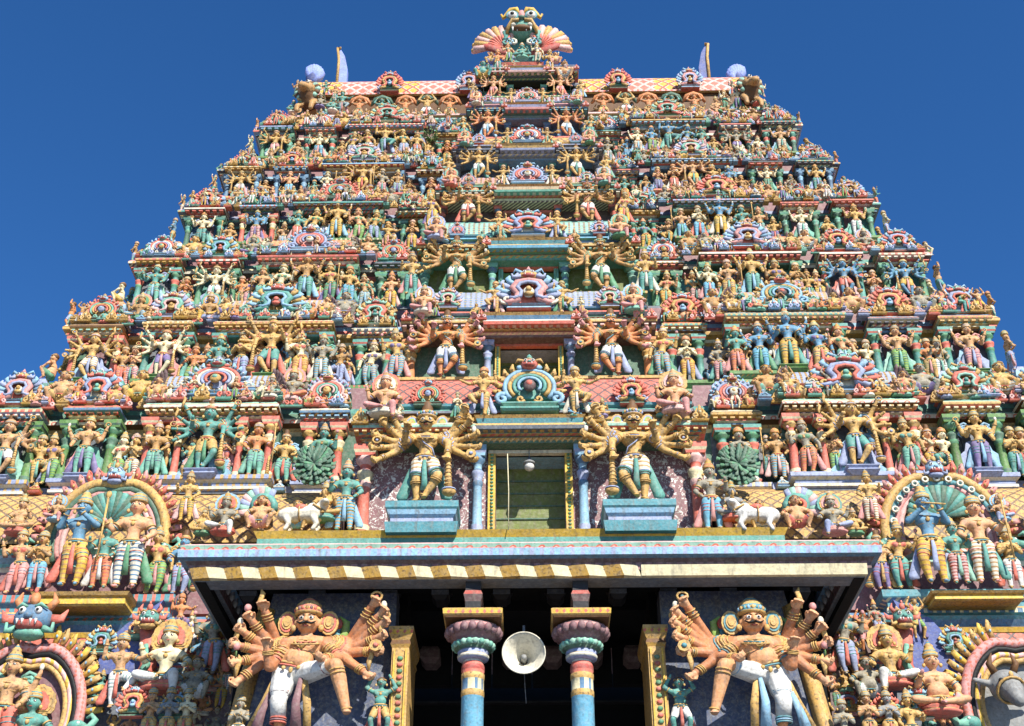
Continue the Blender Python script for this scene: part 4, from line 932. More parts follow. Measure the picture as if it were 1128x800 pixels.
for s_ in (-1, 1):
    px = 343 if s_ < 0 else 823
    nm = 'left' if s_ < 0 else 'right'
    p = P(px, 120, 36.95)
    o = LION.build('lion_statue', None, dict(skin='gold2', mane='umber', leg='mint')); o.location = (p.x, 37.2, Zs[6]+.02); o.scale = (1.75, 1.5, 1.5); o.rotation_euler.z = s_*.25
    tag(o, f'crouching maned lion carving at the {nm} end of the roof ridge', 'statue')
    e = empty('roof_end_gable', (p.x, 38.6, ROOF_Z)); e.parent = TOWER
    m = MB()
    m.plate([(1.0*math.cos(R(a)), .1+1.1*math.sin(R(a))) for a in range(0, 181, 12)], 0, .5, 'gold2', 'umber'); m.ring((0, -.02, .15), (0, 1, 0), .6, .12, 'coral', 20, 6); m.ring((0, -.05, .15), (0, 1, 0), .38, .08, 'jade', 16, 6)
    for i in range(12):
        a = R(i*16); m.ell((1.05*math.cos(a), .1, .1+1.15*math.sin(a)), (.12, .1, .12), ('lav', 'gold', 'mint')[i % 3], 6, 4)
    m.build('gable_disc', e)
    m = MB(); q = P(346 if s_ < 0 else 812, 92, 38.9)-e.location
    for i in range(7):
        a = R(125-i*17) if s_ < 0 else R(55+i*17)
        m.tube([(q.x, 0, q.z-.35), (q.x+.3*math.cos(a), -.05, q.z-.1+.42*math.sin(a)), (q.x+.36*math.cos(a), .0, q.z+.62*math.sin(a)), (q.x+.3*math.cos(a), .25, q.z+.72*math.sin(a))], [.12, .2, .17, .06], 'hood', 8)
    m.tube([(q.x+s_*.1, .2, q.z-.5), (q.x, .1, q.z), (q.x-s_*.12, .05, q.z+.4), (q.x-s_*.4, 0, q.z+.3)], [.2, .34, .25, .06], 'royal', 14); m.build('ribbed_hood', e)
    m = MB(); bx = 374 if s_ < 0 else 779; q0 = P(bx, 90, 40.0)-e.location; q1 = P(bx-(2 if s_ < 0 else 0), 58 if s_ < 0 else 53, 40.0)-e.location
    h = q1.z-q0.z+.4; d = -s_
    pts = [(q0.x, q0.z-.5), (q0.x+d*.42, q0.z-.5), (q0.x+d*.4, q0.z+h*.35), (q0.x+d*.22, q0.z+h*.72), (q0.x+.02*d, q0.z+h*.9), (q0.x-.12*d, q0.z+h*.93), (q0.x-.02*d, q0.z+h*.6)]
    pts = [(a-.1*d, b) for a, b in pts]
    m.plate(pts, q0.y, q0.y+.28, 'royal' if s_ > 0 else 'hood'); m.tube([(pts[0][0], q0.y-.03, pts[0][1]), (pts[6][0], q0.y-.03, pts[6][1]), (pts[5][0]+.0*d, q0.y-.03, pts[5][1]), (pts[4][0], q0.y-.03, pts[4][1]+.05)], [.07, .07, .07, .08], 'gold', 6)
    m.build('horn_blade', e)
for s_ in (-1, 1):
    for i, (x, y, hh) in enumerate(((322, 118, 1.0), (332, 108, .9), (352, 112, 1.1), (366, 116, 1.1), (376, 118, 1.2), (326, 98, .8), (340, 100, .9), (358, 98, .8), (368, 104, .8))):
        p = P(x if s_ < 0 else 1166-x, y+8, 36.75); pl = rpal(r, r.choice(['gold', 'tan', 'stone', 'green', 'pale'])); bb = MB(); [bb.join(c_) for c_ in proto(r.choice(['squat', 'dancer', 'seated', 'four']), True).values()]
        LO.join(bb, tuple(p), hh, rz=r.uniform(-.6, .6), rep={a2: c2 for a2, c2 in pl.items() if a2 not in ('n', 'ln')})
# crowning lion mask on the centre
e = empty('crowning_mask', P(575, 66, 36.6)); e.parent = TOWER
s0 = depth(36.6, e.location.z)/F; v0 = s0/.86   # metres per photo pixel: across, up
def q(x, y, d=0.0): return Vector(((x-575)*s0, d, (66-y)*v0))
m = MB()
m.stack(-.8, .8, .1, 1.6, -.5, [('o', 0), (.15, .06, 'palepink'), (.1, 0, 'gold'), (.15, .08, 'coral'), (.12, -.1, 'ivory')]); m.box(-.75, .75, .15, 1.0, 0, 1.5, 'teal'); m.build('mask_base', e)
m = MB()
m.ell(q(575, 27, -.1), (.62, .5, .5), 'jade', 16, 10); m.ell(q(575, 17, -.2), (.2, .4, .45), 'pink', 10, 8)
for s_ in (-1, 1):
    c = q(575+s_*10.5, 18, -.52); m.ell(c, (.2, .14, .2), 'white', 12, 8); m.ell(c+V(0, -.11, -.01), (.09, .06, .09), 'black', 10, 6); m.ring(c+V(0, .03, .02), (0, 1, 0), .22, .05, 'turq', 14, 5)
    m.tube([q(575+s_*3, 14, -.4), q(575+s_*6, 8, -.42), q(575+s_*12, 7.5, -.36), q(575+s_*17, 12, -.3), q(575+s_*21, 16, -.28), q(575+s_*23, 11, -.28)], [.08, .13, .13, .1, .08, .05], 'yellow', 8)
    m.ell(q(575+s_*9, 30, -.42), (.16, .16, .12), 'ivory', 8, 6); m.tube([q(575+s_*3, 27, -.6), q(575+s_*10, 26, -.55), q(575+s_*15, 32, -.4), q(575+s_*17, 38, -.3)], [.09, .11, .09, .04], 'gold', 7)
    for z_ in (0, 1): m.tube([q(575+s_*(5+5*z_), 33, -.45), q(575+s_*(5+5*z_), 38, -.42)], [.05, .01], 'white', 5)
    m.tube([q(575+s_*14, 32, -.2), q(575+s_*19, 34, -.2), q(575+s_*17, 41, -.2), q(575+s_*22, 44, -.2)], [.1, .12, .1, .04], 'teal', 6)
m.ell(q(575, 24.5, -.62), (.16, .14, .1), 'dgreen', 8, 5); m.ell(q(575, 33, -.38), (.4, .2, .16), 'umber', 10, 6); m.build('lion_mask', e)
for s_ in (-1, 1):
    m = MB(); c = q(575+s_*20, 52)
    for i in range(9):
        a = R(-2+i*14.5); ca, sa = math.cos(a)*s_, math.sin(a); L = 1.3
        m.tube([c, c+V(ca*L*.55, -.12, sa*L*.55), c+V(ca*L*.9, -.05, sa*L*.9), c+V(ca*L, .12, sa*L)], [.08, .13, .17, .06], 'gold' if i % 2 else 'palepink', 7)
        m.ell(c+V(ca*L*.97, -.02, sa*L*.97), (.09, .07, .09), 'yellow', 6, 4); m.ell(c+V(ca*L*.75, -.13, sa*L*.75), (.04, .04, .07), 'sky', 6, 4); m.tube([c+V(0, -.1, 0), c+V(ca*L*.4, -.22, sa*L*.4), c+V(ca*L*.62, -.18, sa*L*.62)], [.04, .06, .02], 'coral', 5)
    m.build('shell_fan', e)
    m = MB()
    m.tube([q(575+s_*10, 58, -.05), q(575+s_*22, 60, -.2), q(575+s_*36, 55, -.25), q(575+s_*46, 46, -.1)], [.12, .2, .18, .05], 'red', 8, flat=.6); m.build('lotus_petal', e)
    m = MB()
    for j in range(3): m.tube([(x_*s_, y_, z_) for x_, y_, z_ in [tuple(q(575, 52, -.4)+V(.35+.16*j, 0, 0)+V(*w_)) for w_ in spiral(0, 0, .2, 40*j, 380, 9)]], .06, ('ivory', 'sky', 'teal')[j], 5)
    m.build('scroll', e)
for i, (x, y, pose, sk, hh) in enumerate(((575, 66, 'seated', 'green', 1.2), (548, 80, 'four', 'orange', 1.15), (606, 80, 'four', 'gold', 1.15), (560, 68, 'sway', 'peach', .95), (592, 68, 'sway', 'pale', .95), (532, 88, 'squat', 'green', 1.4), (622, 88, 'squat', 'tan', 1.4), (541, 72, 'squat', 'gold', 1.0), (612, 72, 'squat', 'peach', 1.0))):
    p = P(x, y, 35.95); put(pose, rpal(rnd, sk), tuple(p), hh, 6, -1 if x < 575 else 1, 'crowning', detail=False)
m = MB(); p = P(583, 80, 36.1)
for s_ in (-1, 1): m.tube([(s_*x, y, z) for x, y, z in spiral(.3, 0, .22, 0, 400, 11)], .09, 'lav', 6); m.ell((s_*.3, 0, 0), (.18, .08, .16), 'lav', 8, 5)
o = m.build('gable_ornament', TOWER); o.location = p
m = MB(); p1 = P(583, 100, 36.1)
for k in (3, 4, 5):
    for side in (-1, 1): crowd(side, k)
# body of the tower behind the tiers
m = MB()
for k in range(-2, 7):
    if k < 0: w0, y0, z0, z1 = Ws[0]+1.2*(-k), (34.8 if k == -1 else 35.0), (0 if k == -2 else 11.0), (11.0 if k == -2 else Zs[0])
    else: w0, y0, z0, z1 = Ws[k], Ys[k]+3.2, Zs[k]-.2, Zs[k+1]
    m.stack(-w0+.3, w0-.3, y0+.6, 34+10-(.9*max(k, 0)), z0, [('o', 0), ((z1-z0)*.7, 0, 'mauve'), ((z1-z0)*.1, .4, 'ochre'), ((z1-z0)*.2, 0, 'teal')])
m.build('tower_core', TOWER)
# ------------------------------------------------------------------ entrance porch
PORCH = empty('entrance_porch', (0, 0, 0)); tag(PORCH, 'deep porch with flat painted canopy on two blue columns at the tower foot', 'porch')
xl, xr = P(197, 600, 26).x, P(971, 600, 26).x
zt_, zb_ = P(583, 592, 26).z, P(583, 631, 26).z; hh = zt_-zb_
can = empty('canopy'); can.parent = PORCH
FP_ = [('o', -.02), (hh*.14, -.02, 'slate'), (hh*.05, .12, 'slate'), (hh*.2, .12, 'mauve/maroon:lotus'), (hh*.08, .2, 'maroon'), (hh*.04, .34, 'blue'), (hh*.2, .35, 'sky/lav:lotus'), (hh*.04, .3, 'coral'), (hh*.1, .33, 'mint/coral:motif'), (hh*.1, .2, 'palepink')]
m = MB(); m.stack(xl+.35, xr-.35, 26.35, 26.85, zb_, FP_); m.build('fascia', can)
for x0, x1 in ((xl+.35, xl+.6), (xr-.6, xr-.35)): m = MB(); m.stack(x0, x1, 26.86, 31.2, zb_, [FP_[0]]+[(a_, o_ if 1 else 0, c_) for a_, o_, c_ in FP_[1:]]); m.build('side_fascia', can)
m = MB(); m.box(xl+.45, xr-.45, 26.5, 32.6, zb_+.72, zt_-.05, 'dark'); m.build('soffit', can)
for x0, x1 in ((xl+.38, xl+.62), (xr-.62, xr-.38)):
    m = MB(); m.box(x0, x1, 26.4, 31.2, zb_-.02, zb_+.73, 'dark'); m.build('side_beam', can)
# folded gold and cream strip
m = MB(); n = 39; a0, a1 = xl+.34, xr-.34
for i in range(n):
    x0 = a0+(a1-a0)*i/n; x1 = a0+(a1-a0)*(i+1)/n; f = 26.2 if i % 2 == 0 else 26.27; g_ = 26.27 if i % 2 == 0 else 26.2
    c = 'ochre' if i % 2 == 0 else 'cream'
    if i > 25: f = g_ = 26.24; c = 'cream'
    sk = .09 if i <= 25 else 0
    za, zz = zb_+.02, zb_+hh*.3
    m.add([(x0, g_, za), (x1, f, za), (x1-sk, f-.06, zz), (x0-sk, g_-.06, zz), (x0, 26.5, za), (x1, 26.5, za), (x1-sk, 26.5, zz), (x0-sk, 26.5, zz)], [(0, 1, 2, 3), (4, 5, 1, 0), (3, 2, 6, 7), (0, 3, 7, 4), (1, 5, 6, 2)], c)
m.build('folded_valance', can)
for i in range(43):
    x = xl+.75+(xr-xl-1.5)*i/42; m = MB(); m.lathe(0, 0, 0, [(-.3, .01, 'grey'), (-.24, .05, 'grey'), (-.17, .07, 'grey'), (-.1, .04, 'slate'), (-.06, .08, 'slate'), (0, .09, 'slate')], 8, True)
    if i == 0: dm = m.mesh('lotus_drop')
    obj('lotus_drop', dm, can, (x, 26.95, zb_+.36))
for s_ in (-1, 1):
    for i in range(9): obj('lotus_drop', dm, can, (s_*((xr-xl)/2-.85)+(xl+xr)/2, 27.6+i*.4, zb_+.5))
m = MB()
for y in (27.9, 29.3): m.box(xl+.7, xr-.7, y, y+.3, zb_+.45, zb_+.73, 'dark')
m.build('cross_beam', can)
for x in (277, 352, 430, 486, 553, 612, 680, 735, 800, 880):
    p = P(x, 662, 28.4); m = MB()
    m.stack(p.x-.2, p.x+.2, 27.95, 28.5, zb_+.22, [('o', -.1), (.1, 0, 'porch'), (.12, 0, 'slate'), (.1, .06, 'porch'), (.2, .04, 'porch')]); m.build('bracket', can)
# the two columns
for x in (521, 641):
    c = empty('column'); c.parent = PORCH; Y = 27.0; p = lambda y: P(x, y, Y).z; cx = P(x, 740, Y).x
    sh_ = MB(); r_ = .243
    sh_.lathe(cx, Y, 0, [(0, r_*1.5, 'slate'), (.5, r_*1.5, 'slate'), (.6, r_*1.1, 'gold'), (.9, r_*1.1, 'gold'), (1, r_, 'skyblue'), (p(769), r_, 'skyblue'), (p(768), r_*1.04, 'gold'), (p(763), r_*1.04, 'gold'), (p(762), r_, 'gold'), (p(750), r_, 'cream/blue:lotus'), (p(749), r_*1.05, 'gold'), (p(744), r_*1.05, 'gold'), (p(743), r_*.96, 'orange'), (p(740), r_*1.06, 'coral'), (p(735), r_*1.04, 'red'), (p(731), r_*.9, 'coral'), (p(728), r_*.86, 'ivory')], 28, True)
    sh_.build('shaft', c)
    cp = MB()
    cp.lathe(cx, Y, 0, [(p(729), r_*.95, 'lav'), (p(727), r_*1.4, 'lav'), (p(724), r_*1.45, 'ivory'), (p(723), r_*1.35, 'gold'), (p(720), r_*1.45, 'lav'), (p(718), r_*1.3, 'slate'), (p(716), r_*1.75, 'dgreen'), (p(711), r_*1.9, 'mint'), (p(709), r_*1.5, 'teal'), (p(706), r_*2.0, 'mauve'), (p(700), r_*2.4, 'mauve'), (p(695), r_*2.5, 'pink'), (p(692), r_*2.2, 'maroon'), (p(690), r_*1.8, 'teal'), (p(686), r_*1.9, 'dgreen')], 32, True)
    for i in range(20):
        a = 2*math.pi*i/20; cp.ell((cx+r_*2.3*math.cos(a), Y+r_*2.3*math.sin(a), p(699)), (.1, .1, .12), 'mauve', 8, 5); 
        cp.ell((cx+r_*1.75*math.cos(a+.15), Y+r_*1.75*math.sin(a+.15), p(713)), (.075, .075, .075), 'mint' if i % 2 else 'jade', 7, 4)
    cp.build('capital', c)
    m = MB(); m.stack(cx-.62, cx+.62, Y-.62, Y+.62, p(690)-.02, [('o', -.02), (.04, .0, 'umber'), (.03, .03, 'gold'), (.11, .04, 'yellow/coral:bead'), (.03, 0, 'gold')], back=1); m.build('abacus', c)
    m = MB(); m.stack(cx-.17, cx+.17, Y-.55, Y+.3, p(690)+.17, [('o', 0), (.2, 0, 'porch'), (.16, .04, 'maroon'), (.1, .0, 'red'), (.5, 0, 'porch')]); m.build('bracket', c)
# gold door jambs and the slanting blue side panels
for s_ in (-1, 1):
    xa = P(442 if s_ < 0 else 722, 700, 27.3).x; zj = P(442, 688, 27.3).z
    m = MB(); m.stack(xa-.19, xa+.19, 27.3, 29, 0, [('o', 0), (zj-.55, 0, 'gold'), (.08, .04, 'ochre'), (.1, .01, 'umber'), (.12, .07, 'gold'), (.1, .09, 'yellow/coral:bead'), (.08, .09, 'gold')])
    for i in range(34):
        z = zj-.8-i*.145; m.ell((xa, 27.28, z), (.07, .03, .055), 'coral' if i % 2 else 'green', 7, 4)
    for q in (-.13, .13): m.box(xa+q-.02, xa+q+.02, 27.25, 27.3, 0, zj-.6, 'yellow')
    m.build('door_jamb', PORCH)
    m = MB(); x1 = xa+s_*.2; x2 = xa+s_*4.2
    m.add([(x1, 27.6, 6), (x2, 27.5, 6), (x2-s_*1.1, 27.8, zb_+.3), (x1, 27.8, zb_+.3), (x1, 28.5, 6), (x2, 28.5, 6), (x2-s_*1.1, 28.5, zb_+.3), (x1, 28.5, zb_+.3)], [(0, 1, 2, 3), (0, 4, 5, 1), (1, 5, 6, 2), (3, 2, 6, 7), (0, 3, 7, 4)] if s_ > 0 else [(3, 2, 1, 0), (1, 5, 4, 0), (2, 6, 5, 1), (7, 6, 2, 3), (4, 7, 3, 0)], 'dblue/slate:speck'); m.build('side_panel', PORCH)
    m = MB(); m.tube([(x2-s_*.05, 27.45, 6), (x2-s_*1.0, 27.75, zb_-.1)], [.2, .2], 'gold', 4); m.build('panel_frame', PORCH)
    m = MB(); a, b_ = sorted((xa+s_*4.2, xa+s_*5.6)); m.stack(a+.3, b_, 30.3, 31.5, 0, [('o', 0), (8, 0, 'maroon'), (.2, .1, 'gold'), (2.0, 0, 'plum'), (.2, .15, 'teal'), (zb_-10.4, 0, 'maroon')]); m.build('porch_pier', PORCH)
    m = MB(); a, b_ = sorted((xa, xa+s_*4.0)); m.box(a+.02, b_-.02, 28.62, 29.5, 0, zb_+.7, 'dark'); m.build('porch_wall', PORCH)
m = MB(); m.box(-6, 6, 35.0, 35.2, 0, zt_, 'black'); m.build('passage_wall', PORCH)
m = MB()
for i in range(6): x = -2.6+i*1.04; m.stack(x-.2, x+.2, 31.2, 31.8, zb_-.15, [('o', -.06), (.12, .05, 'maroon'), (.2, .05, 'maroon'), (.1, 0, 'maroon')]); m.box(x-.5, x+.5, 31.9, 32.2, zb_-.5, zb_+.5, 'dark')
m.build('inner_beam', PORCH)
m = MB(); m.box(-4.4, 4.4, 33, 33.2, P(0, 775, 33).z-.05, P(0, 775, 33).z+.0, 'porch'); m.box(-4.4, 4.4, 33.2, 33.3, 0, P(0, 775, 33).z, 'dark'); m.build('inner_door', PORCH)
# yellow strip at the foot of the first tier above the canopy
m = MB(); z0 = P(583, 592, 30.5).z; z1 = P(583, 585, 30.5).z
m.stack(P(280, 588, 30.5).x, P(868, 588, 30.5).x, 30.38, 31.6, z0-.9, [('o', -.1), (.9, -.1, 'teal'), (z1-z0, 0, 'yellow')]); m.build('footing', TOWER)
# loudspeaker horn
p = P(577, 719, 26.9); hs_ = empty('horn_loudspeaker', tuple(p)); hs_.scale = (.88,)*3; tag(hs_, 'cream horn loudspeaker hanging between the two blue columns', 'loudspeaker')
m = MB(); vs = []; pr = [(0, .53), (-.012, .53), (.05, .49), (.2, .36), (.42, .21), (.62, .1), (.68, .07)]; N = 40
def horn(prof, m, mt, inv):
    vs = [(r_*math.cos(2*math.pi*j/N), y, r_*math.sin(2*math.pi*j/N)) for y, r_ in prof for j in range(N)]; fs = []
    for i in range(len(prof)-1):
        for j in range(N): a, b_ = i*N+j, i*N+(j+1) % N; f = (a, b_, b_+N, a+N); fs.append(f if inv else f[::-1])
    m.add(vs, fs, mt, True)
horn(pr, m, 'ivory', True); horn([(y+.012, r_+.012) for y, r_ in pr], m, 'grey', False); m.ring((0, 0, 0), (0, 1, 0), .535, .018, 'ivory', 40, 6); m.build('bell', hs_)
m = MB(); m.tube([(0, .3, 0), (0, .75, 0)], [.07, .07], 'grey', 12); m.tube([(0, .66, 0), (0, .68, 0), (0, .92, 0), (0, .94, 0)], [.1, .16, .16, .1], 'slate', 16); m.build('driver', hs_)
m = MB(); m.ell((0, .66, 0), (.085, .03, .085), 'umber', 12, 6); m.build('throat', hs_)
m = MB(); m.box(-.03, .03, .72, .78, .14, 1.0, 'slate'); m.tube([(.0, .8, -.15), (.02, .85, -.6), (.05, .9, -1.0)], .012, 'slate', 5); m.build('hanger', hs_)
# lamp in the upper doorway and its wire
p = P(583, 510, 31.25); l_ = empty('hanging_lamp', tuple(p)); tag(l_, 'white glass lamp hanging in the doorway above the porch', 'lamp')
m = MB(); m.ell((0, 0, -.12), (.14, .14, .13), 'white', 14, 8); m.build('globe', l_); m = MB(); m.lathe(0, 0, -.04, [(0, .17, 'grey'), (.05, .16, 'grey'), (.12, .06, 'slate'), (.2, .04, 'slate')], 14, True); m.build('lamp_cap', l_)
m = MB(); m.tube([(0, 0, .1), (0, 0, .6)], .012, 'slate', 5); m.build('cord', l_)
a, b_ = P(559, 500, 30.3), P(560, 584, 30.3); m = MB(); m.tube([a, a.lerp(b_, .5)+V(.02, 0, 0), b_], .014, 'cream', 5)
tag(m.build('wire'), 'thin pale wire hanging down the left side of the upper doorway', 'wire')
# ------------------------------------------------------------------ the two colossal porch guardians
def colossus():
    u = lambda x, y: ((x-333)/158.0, (690-y)/134.0+.926)
    arms = []
    for i, (x, y) in enumerate(((285, 680), (273, 692), (266, 704), (263, 718), (265, 734), (267, 752), (294, 727))):
        X_, Z_ = u(x, y); f = .5 if i < 6 else .5
        e = (-.12+(X_+.12)*.5, .06-.015*i, .77+(Z_-.77)*.36-.055) if i < 6 else (-.21, -.1, .53)
        arms.append((-1, e, (X_+.02, -.1+.012*i if i < 6 else -.16, Z_)))
    for i, (x, y) in enumerate(((405, 676), (413, 686), (414, 697), (411, 710), (407, 724), (400, 746))):
        X_, Z_ = u(x, y); arms.append((1, (.12+(X_-.12)*.5, .06-.015*i, .77+(Z_-.77)*.36-.055), (X_-.02, -.1+.012*i, Z_)))
    arms.append((1, (.24, -.03, .63), (.16, -.2, .56)))
    W_ = [('blade', (-.33, -.12, 1.03)), ('disc', (-.4, -.12, .93)), ('club2', (-.45, -.1, .84))] 
    em = []
    kinds = ['blade', 'lotus', 'conch', 'blade', 'lotus', 'blade', None, 'disc', 'conch', 'disc', 'blade', 'shield', 'blade', None]
    for k_, (s_, e_, w_) in zip(kinds, arms):
        if k_: em.append((k_, (w_[0]+s_*.035, w_[1]-.035, w_[2]+.02)))
    return figure(arms, [(-1, (-.14, -.06, .27), (-.12, 0, .045)), (1, (.24, -.22, .5), (.33, -.2, .13))], pel=(-.07, 0, .53), sh=(0, -.01, .785), hs=1.42, cloth='half', vox=.0072, crown='round', big=True, weapons=em, back=None, sash=False, fat=.02, bulk=1.22)
CO = colossus()
def colossus_extra(m):
    # white leggings below the knee, knotted sash, long gold bands, lotus buds and green sprays
    m.tube([(-.13, -.035, .34), (-.14, -.06, .27), (-.132, -.03, .14)], [.056, .056, .05], 'leg', 14)
    for q in (0, 1, 2): m.ring((-.133, -.03, .135-.018*q), (0, 0, 1), .05, .008, ('gem', 'drape', 'gem')[q], 14)
    m.tube([(-.16, -.06, .5), (-.24, .02, .3), (-.33, .05, .08)], [.02, .028, .03], 'crown', 6, flat=.4); m.tube([(.02, -.08, .46), (.05, -.06, .25), (.06, -.02, .02)], [.02, .03, .03], 'crown', 6, flat=.4)
    m.tube([(.0, -.09, .44), (-.02, -.08, .25), (-.01, -.04, .03)], [.015, .03, .045], 'drape', 6, flat=.4); m.tube([(-.2, -.02, .35), (-.25, .0, .2), (-.28, 0, .04)], [.02, .03, .045], 'drape', 6, flat=.4)
    for s_ in (-1, 1):
        m.tube([(s_*.16, .1, .8), (s_*.24, .1, .88), (s_*.25, .09, .98), (s_*.2, .08, 1.03)], [.03, .035, .025, .006], 'lime', 7, flat=.5)
        m.tube([(s_*.19, .1, .82), (s_*.19, .1, .93)], [.02, .024], 'turq', 6); m.ell((s_*.19, .09, .97), (.035, .03, .055), 'red', 9, 6)
    return m
ex = colossus_extra(MB())
for s_, nm in ((-1, 'left'), (1, 'right')):
    pal = palette('flesh', 'white', 'mauve' if s_ < 0 else 'sky', 'gold', 'gold', 'coral' if s_ < 0 else 'turq'); rep = {a: c for a, c in pal.items() if a not in ('n', 'ln')}; rep['hair'] = 'black'
    px = 328 if s_ < 0 else 842; p = P(px, 812, 26.95)
    c = empty('guardian_statue', tuple(p)); c.scale = (3.3*(-s_), 3.0, 2.72)
    for part, q_ in CO.items():
        if part == 'face' or not q_.v: continue
        b_ = MB(); b_.join(q_)
        if part == 'body': b_.join(CO['face'])
        if part == 'drapery': b_.join(ex)
        b_.build(part, c, rep)
    if not CO['drapery'].v: b_ = MB(); b_.join(ex); b_.build('drapery', c, rep)
    tag(c, f"colossal fourteen-armed guardian with one knee raised, {nm} of the porch columns", 'statue', 'colossal porch guardians')
# smaller figures at their feet
SM = [(417, 790, 'bearer', 'green', 'gold', .95, 27.2, 'green load-bearer with raised arms beside the left colossal guardian knee'), (259, 808, 'clasped', 'stone', 'white', .85, 27.2, 'stone-coloured head and shoulders at the lower left of the left colossus'),
      (752, 790, 'bearer', 'green', 'white', .95, 27.2, 'green load-bearer with raised arms at the lower left of the right colossus'), (935, 812, 'clasped', 'stone', 'white', .85, 27.2, 'pale figure at the lower right corner under the canopy')]
for x, y, pose, sk, lg, hg, Y, lb in SM: statue(pose, palette(sk, lg, 'coral', 'gold'), tuple(P(x, y+22, Y)), hg*1.35, lb, 'small porch figures')
# ------------------------------------------------------------------ the lowest side tiers
ZA = P(120, 655, 30.5).z; ZB = P(120, 797, 29.9).z
def torana(name, cx, cy, y, zc, rx, rz, petals, bands, lobes=True):
    "great horseshoe arch: flame petals, painted bands, recessed field"
    e = empty(name, (cx, y, zc)); e.parent = TOWER
    n = 25
    def pt(a, k):
        dip = 1-.10*math.exp(-((a-90)/13)**2) if lobes else 1
        return (rx*k*math.cos(R(a)), rz*k*math.sin(R(a))*dip)
    m = MB(); m.plate([pt(a, .72) for a in range(-25, 206, 10)], .12, .4, bands[-1]); m.build('arch_field', e)
    ks = [.97, .87, .79, .71]; rr = [.085, .06, .05, .05]
    for k, r_, c in zip(ks, rr, bands): 
        mm = MB(); mm.tube([(pt(a, k)[0], -.1*(k-.6), pt(a, k)[1]) for a in [(-25+230*i/(n-1)) for i in range(n)]], [r_*rx]*n, c, 8); mm.build('arch_band', e)
    m = MB(); NP = 26
    for i in range(NP):
        a = 2+176*i/(NP-1)
        if abs(a-90) < 11: continue
        x, z = pt(a, 1.02); dx, dz = math.cos(R(a)), math.sin(R(a)); tw = -.05 if a < 90 else .05
        L = (.2 if petals[0] == 'coral' else .3)*rx
        m.tube([(x, 0, z), (x+dx*L*.6, -.04, z+dz*L*.6), (x+dx*L*1.1+tw*dz*2, -.08, z+dz*L*1.1), (x+dx*L*1.1+tw*2.6, -.09, z+dz*L*.8)], [.045*rx, .06*rx, .045*rx, .015*rx], petals[i % 2], 6, flat=.7)
        m.ell((x+dx*L*.45, -.1, z+dz*L*.45), (.022*rx, .03, .03*rx), petals[2], 6, 4)
    m.build('flame_border', e)
    for s_ in (-1, 1):       # makara heads curling at the feet
        m = MB(); x, z = pt(-12 if s_ > 0 else 192, 1.0)
        m.ell((x, -.12, z), (.17*rx, .16*rx, .13*rx), 'teal', 10, 7); m.tube([(x+s_*.05*rx, -.2, z), (x+s_*.22*rx, -.22, z-.02*rx), (x+s_*.3*rx, -.2, z+.12*rx), (x+s_*.22*rx, -.18, z+.2*rx), (x+s_*.14*rx, -.18, z+.15*rx)], [.09*rx, .07*rx, .055*rx, .04*rx, .015*rx], 'jade', 8)
        m.tube([(x+s_*.03*rx, -.2, z-.08*rx), (x+s_*.2*rx, -.2, z-.12*rx)], [.05*rx, .015*rx], 'coral', 6); m.ell((x+s_*.05*rx, -.3, z+.05*rx), (.03*rx,)*3, 'white', 7, 5); m.ell((x-s_*.02*rx, -.1, z+.12*rx), (.05*rx, .04, .1*rx), 'gold', 7, 5)
        m.build('sea_beast', e)
    return e
def mask(e, x, z, s, cols, y=-.2):
    "horned lion mask"
    a, b_, c = cols; m = MB()
    m.ell((x, y, z), (.42*s, .3*s, .34*s), a, 14, 9); m.ell((x, y-.18*s, z-.2*s), (.3*s, .2*s, .14*s), 'red', 10, 6); m.ell((x, y-.08*s, z-.36*s), (.34*s, .22*s, .14*s), b_, 12, 6); m.ell((x, y-.32*s, z-.03*s), (.1*s, .1*s, .08*s), a, 8, 5)
    for s_ in (-1, 1):
        m.ell((x+s_*.17*s, y-.25*s, z+.11*s), (.085*s, .07*s, .085*s), 'white', 10, 7); m.ell((x+s_*.17*s, y-.31*s, z+.11*s), (.035*s, .03*s, .035*s), 'black', 8, 5)
        m.tube([(x+s_*.08*s, y-.24*s, z+.2*s), (x+s_*.2*s, y-.24*s, z+.26*s), (x+s_*.34*s, y-.18*s, z+.18*s)], [.03*s, .045*s, .02*s], b_, 6)
        m.tube([(x+s_*.25*s, y, z+.2*s), (x+s_*.42*s, y, z+.42*s), (x+s_*.34*s, y, z+.62*s)], [.1*s, .08*s, .015*s], c, 8)
        m.tube([(x+s_*.38*s, y, z), (x+s_*.62*s, y, z+.02*s), (x+s_*.72*s, y, z+.22*s)], [.12*s, .1*s, .015*s], 'coral', 8, flat=.5)
        for q_ in (.09, .2): m.tube([(x+s_*q_*s, y-.36*s, z-.12*s), (x+s_*q_*s, y-.36*s, z-.24*s)], [.035*s, .008*s], 'white', 6)
        m.tube([(x+s_*.3*s, y-.1*s, z-.25*s), (x+s_*.5*s, y-.12*s, z-.3*s), (x+s_*.5*s, y-.14*s, z-.12*s)], [.09*s, .07*s, .03*s], b_, 7)
    m.ell((x, y-.12*s, z+.42*s), (.12*s, .1*s, .16*s), c, 8, 6); m.ell((x, y-.15*s, z+.6*s), (.05*s, .05*s, .08*s), 'coral', 6, 5)
    return m.build('lion_mask', e)
def peacock(e, x, z, s, cols, y=-.05):
    m = MB()
    for i in range(15):
        a = R(8+i*11.7); m.tube([(x, y, z), (x+s*.6*math.cos(a), y-.05, z+s*.6*math.sin(a)), (x+s*.95*math.cos(a), y-.12, z+s*.95*math.sin(a)), (x+s*math.cos(a), y-.05, z+s*math.sin(a))], [.05*s, .1*s, .11*s, .03*s], cols[i % 2], 7, flat=.5)
    return m.build('feather_fan', e)
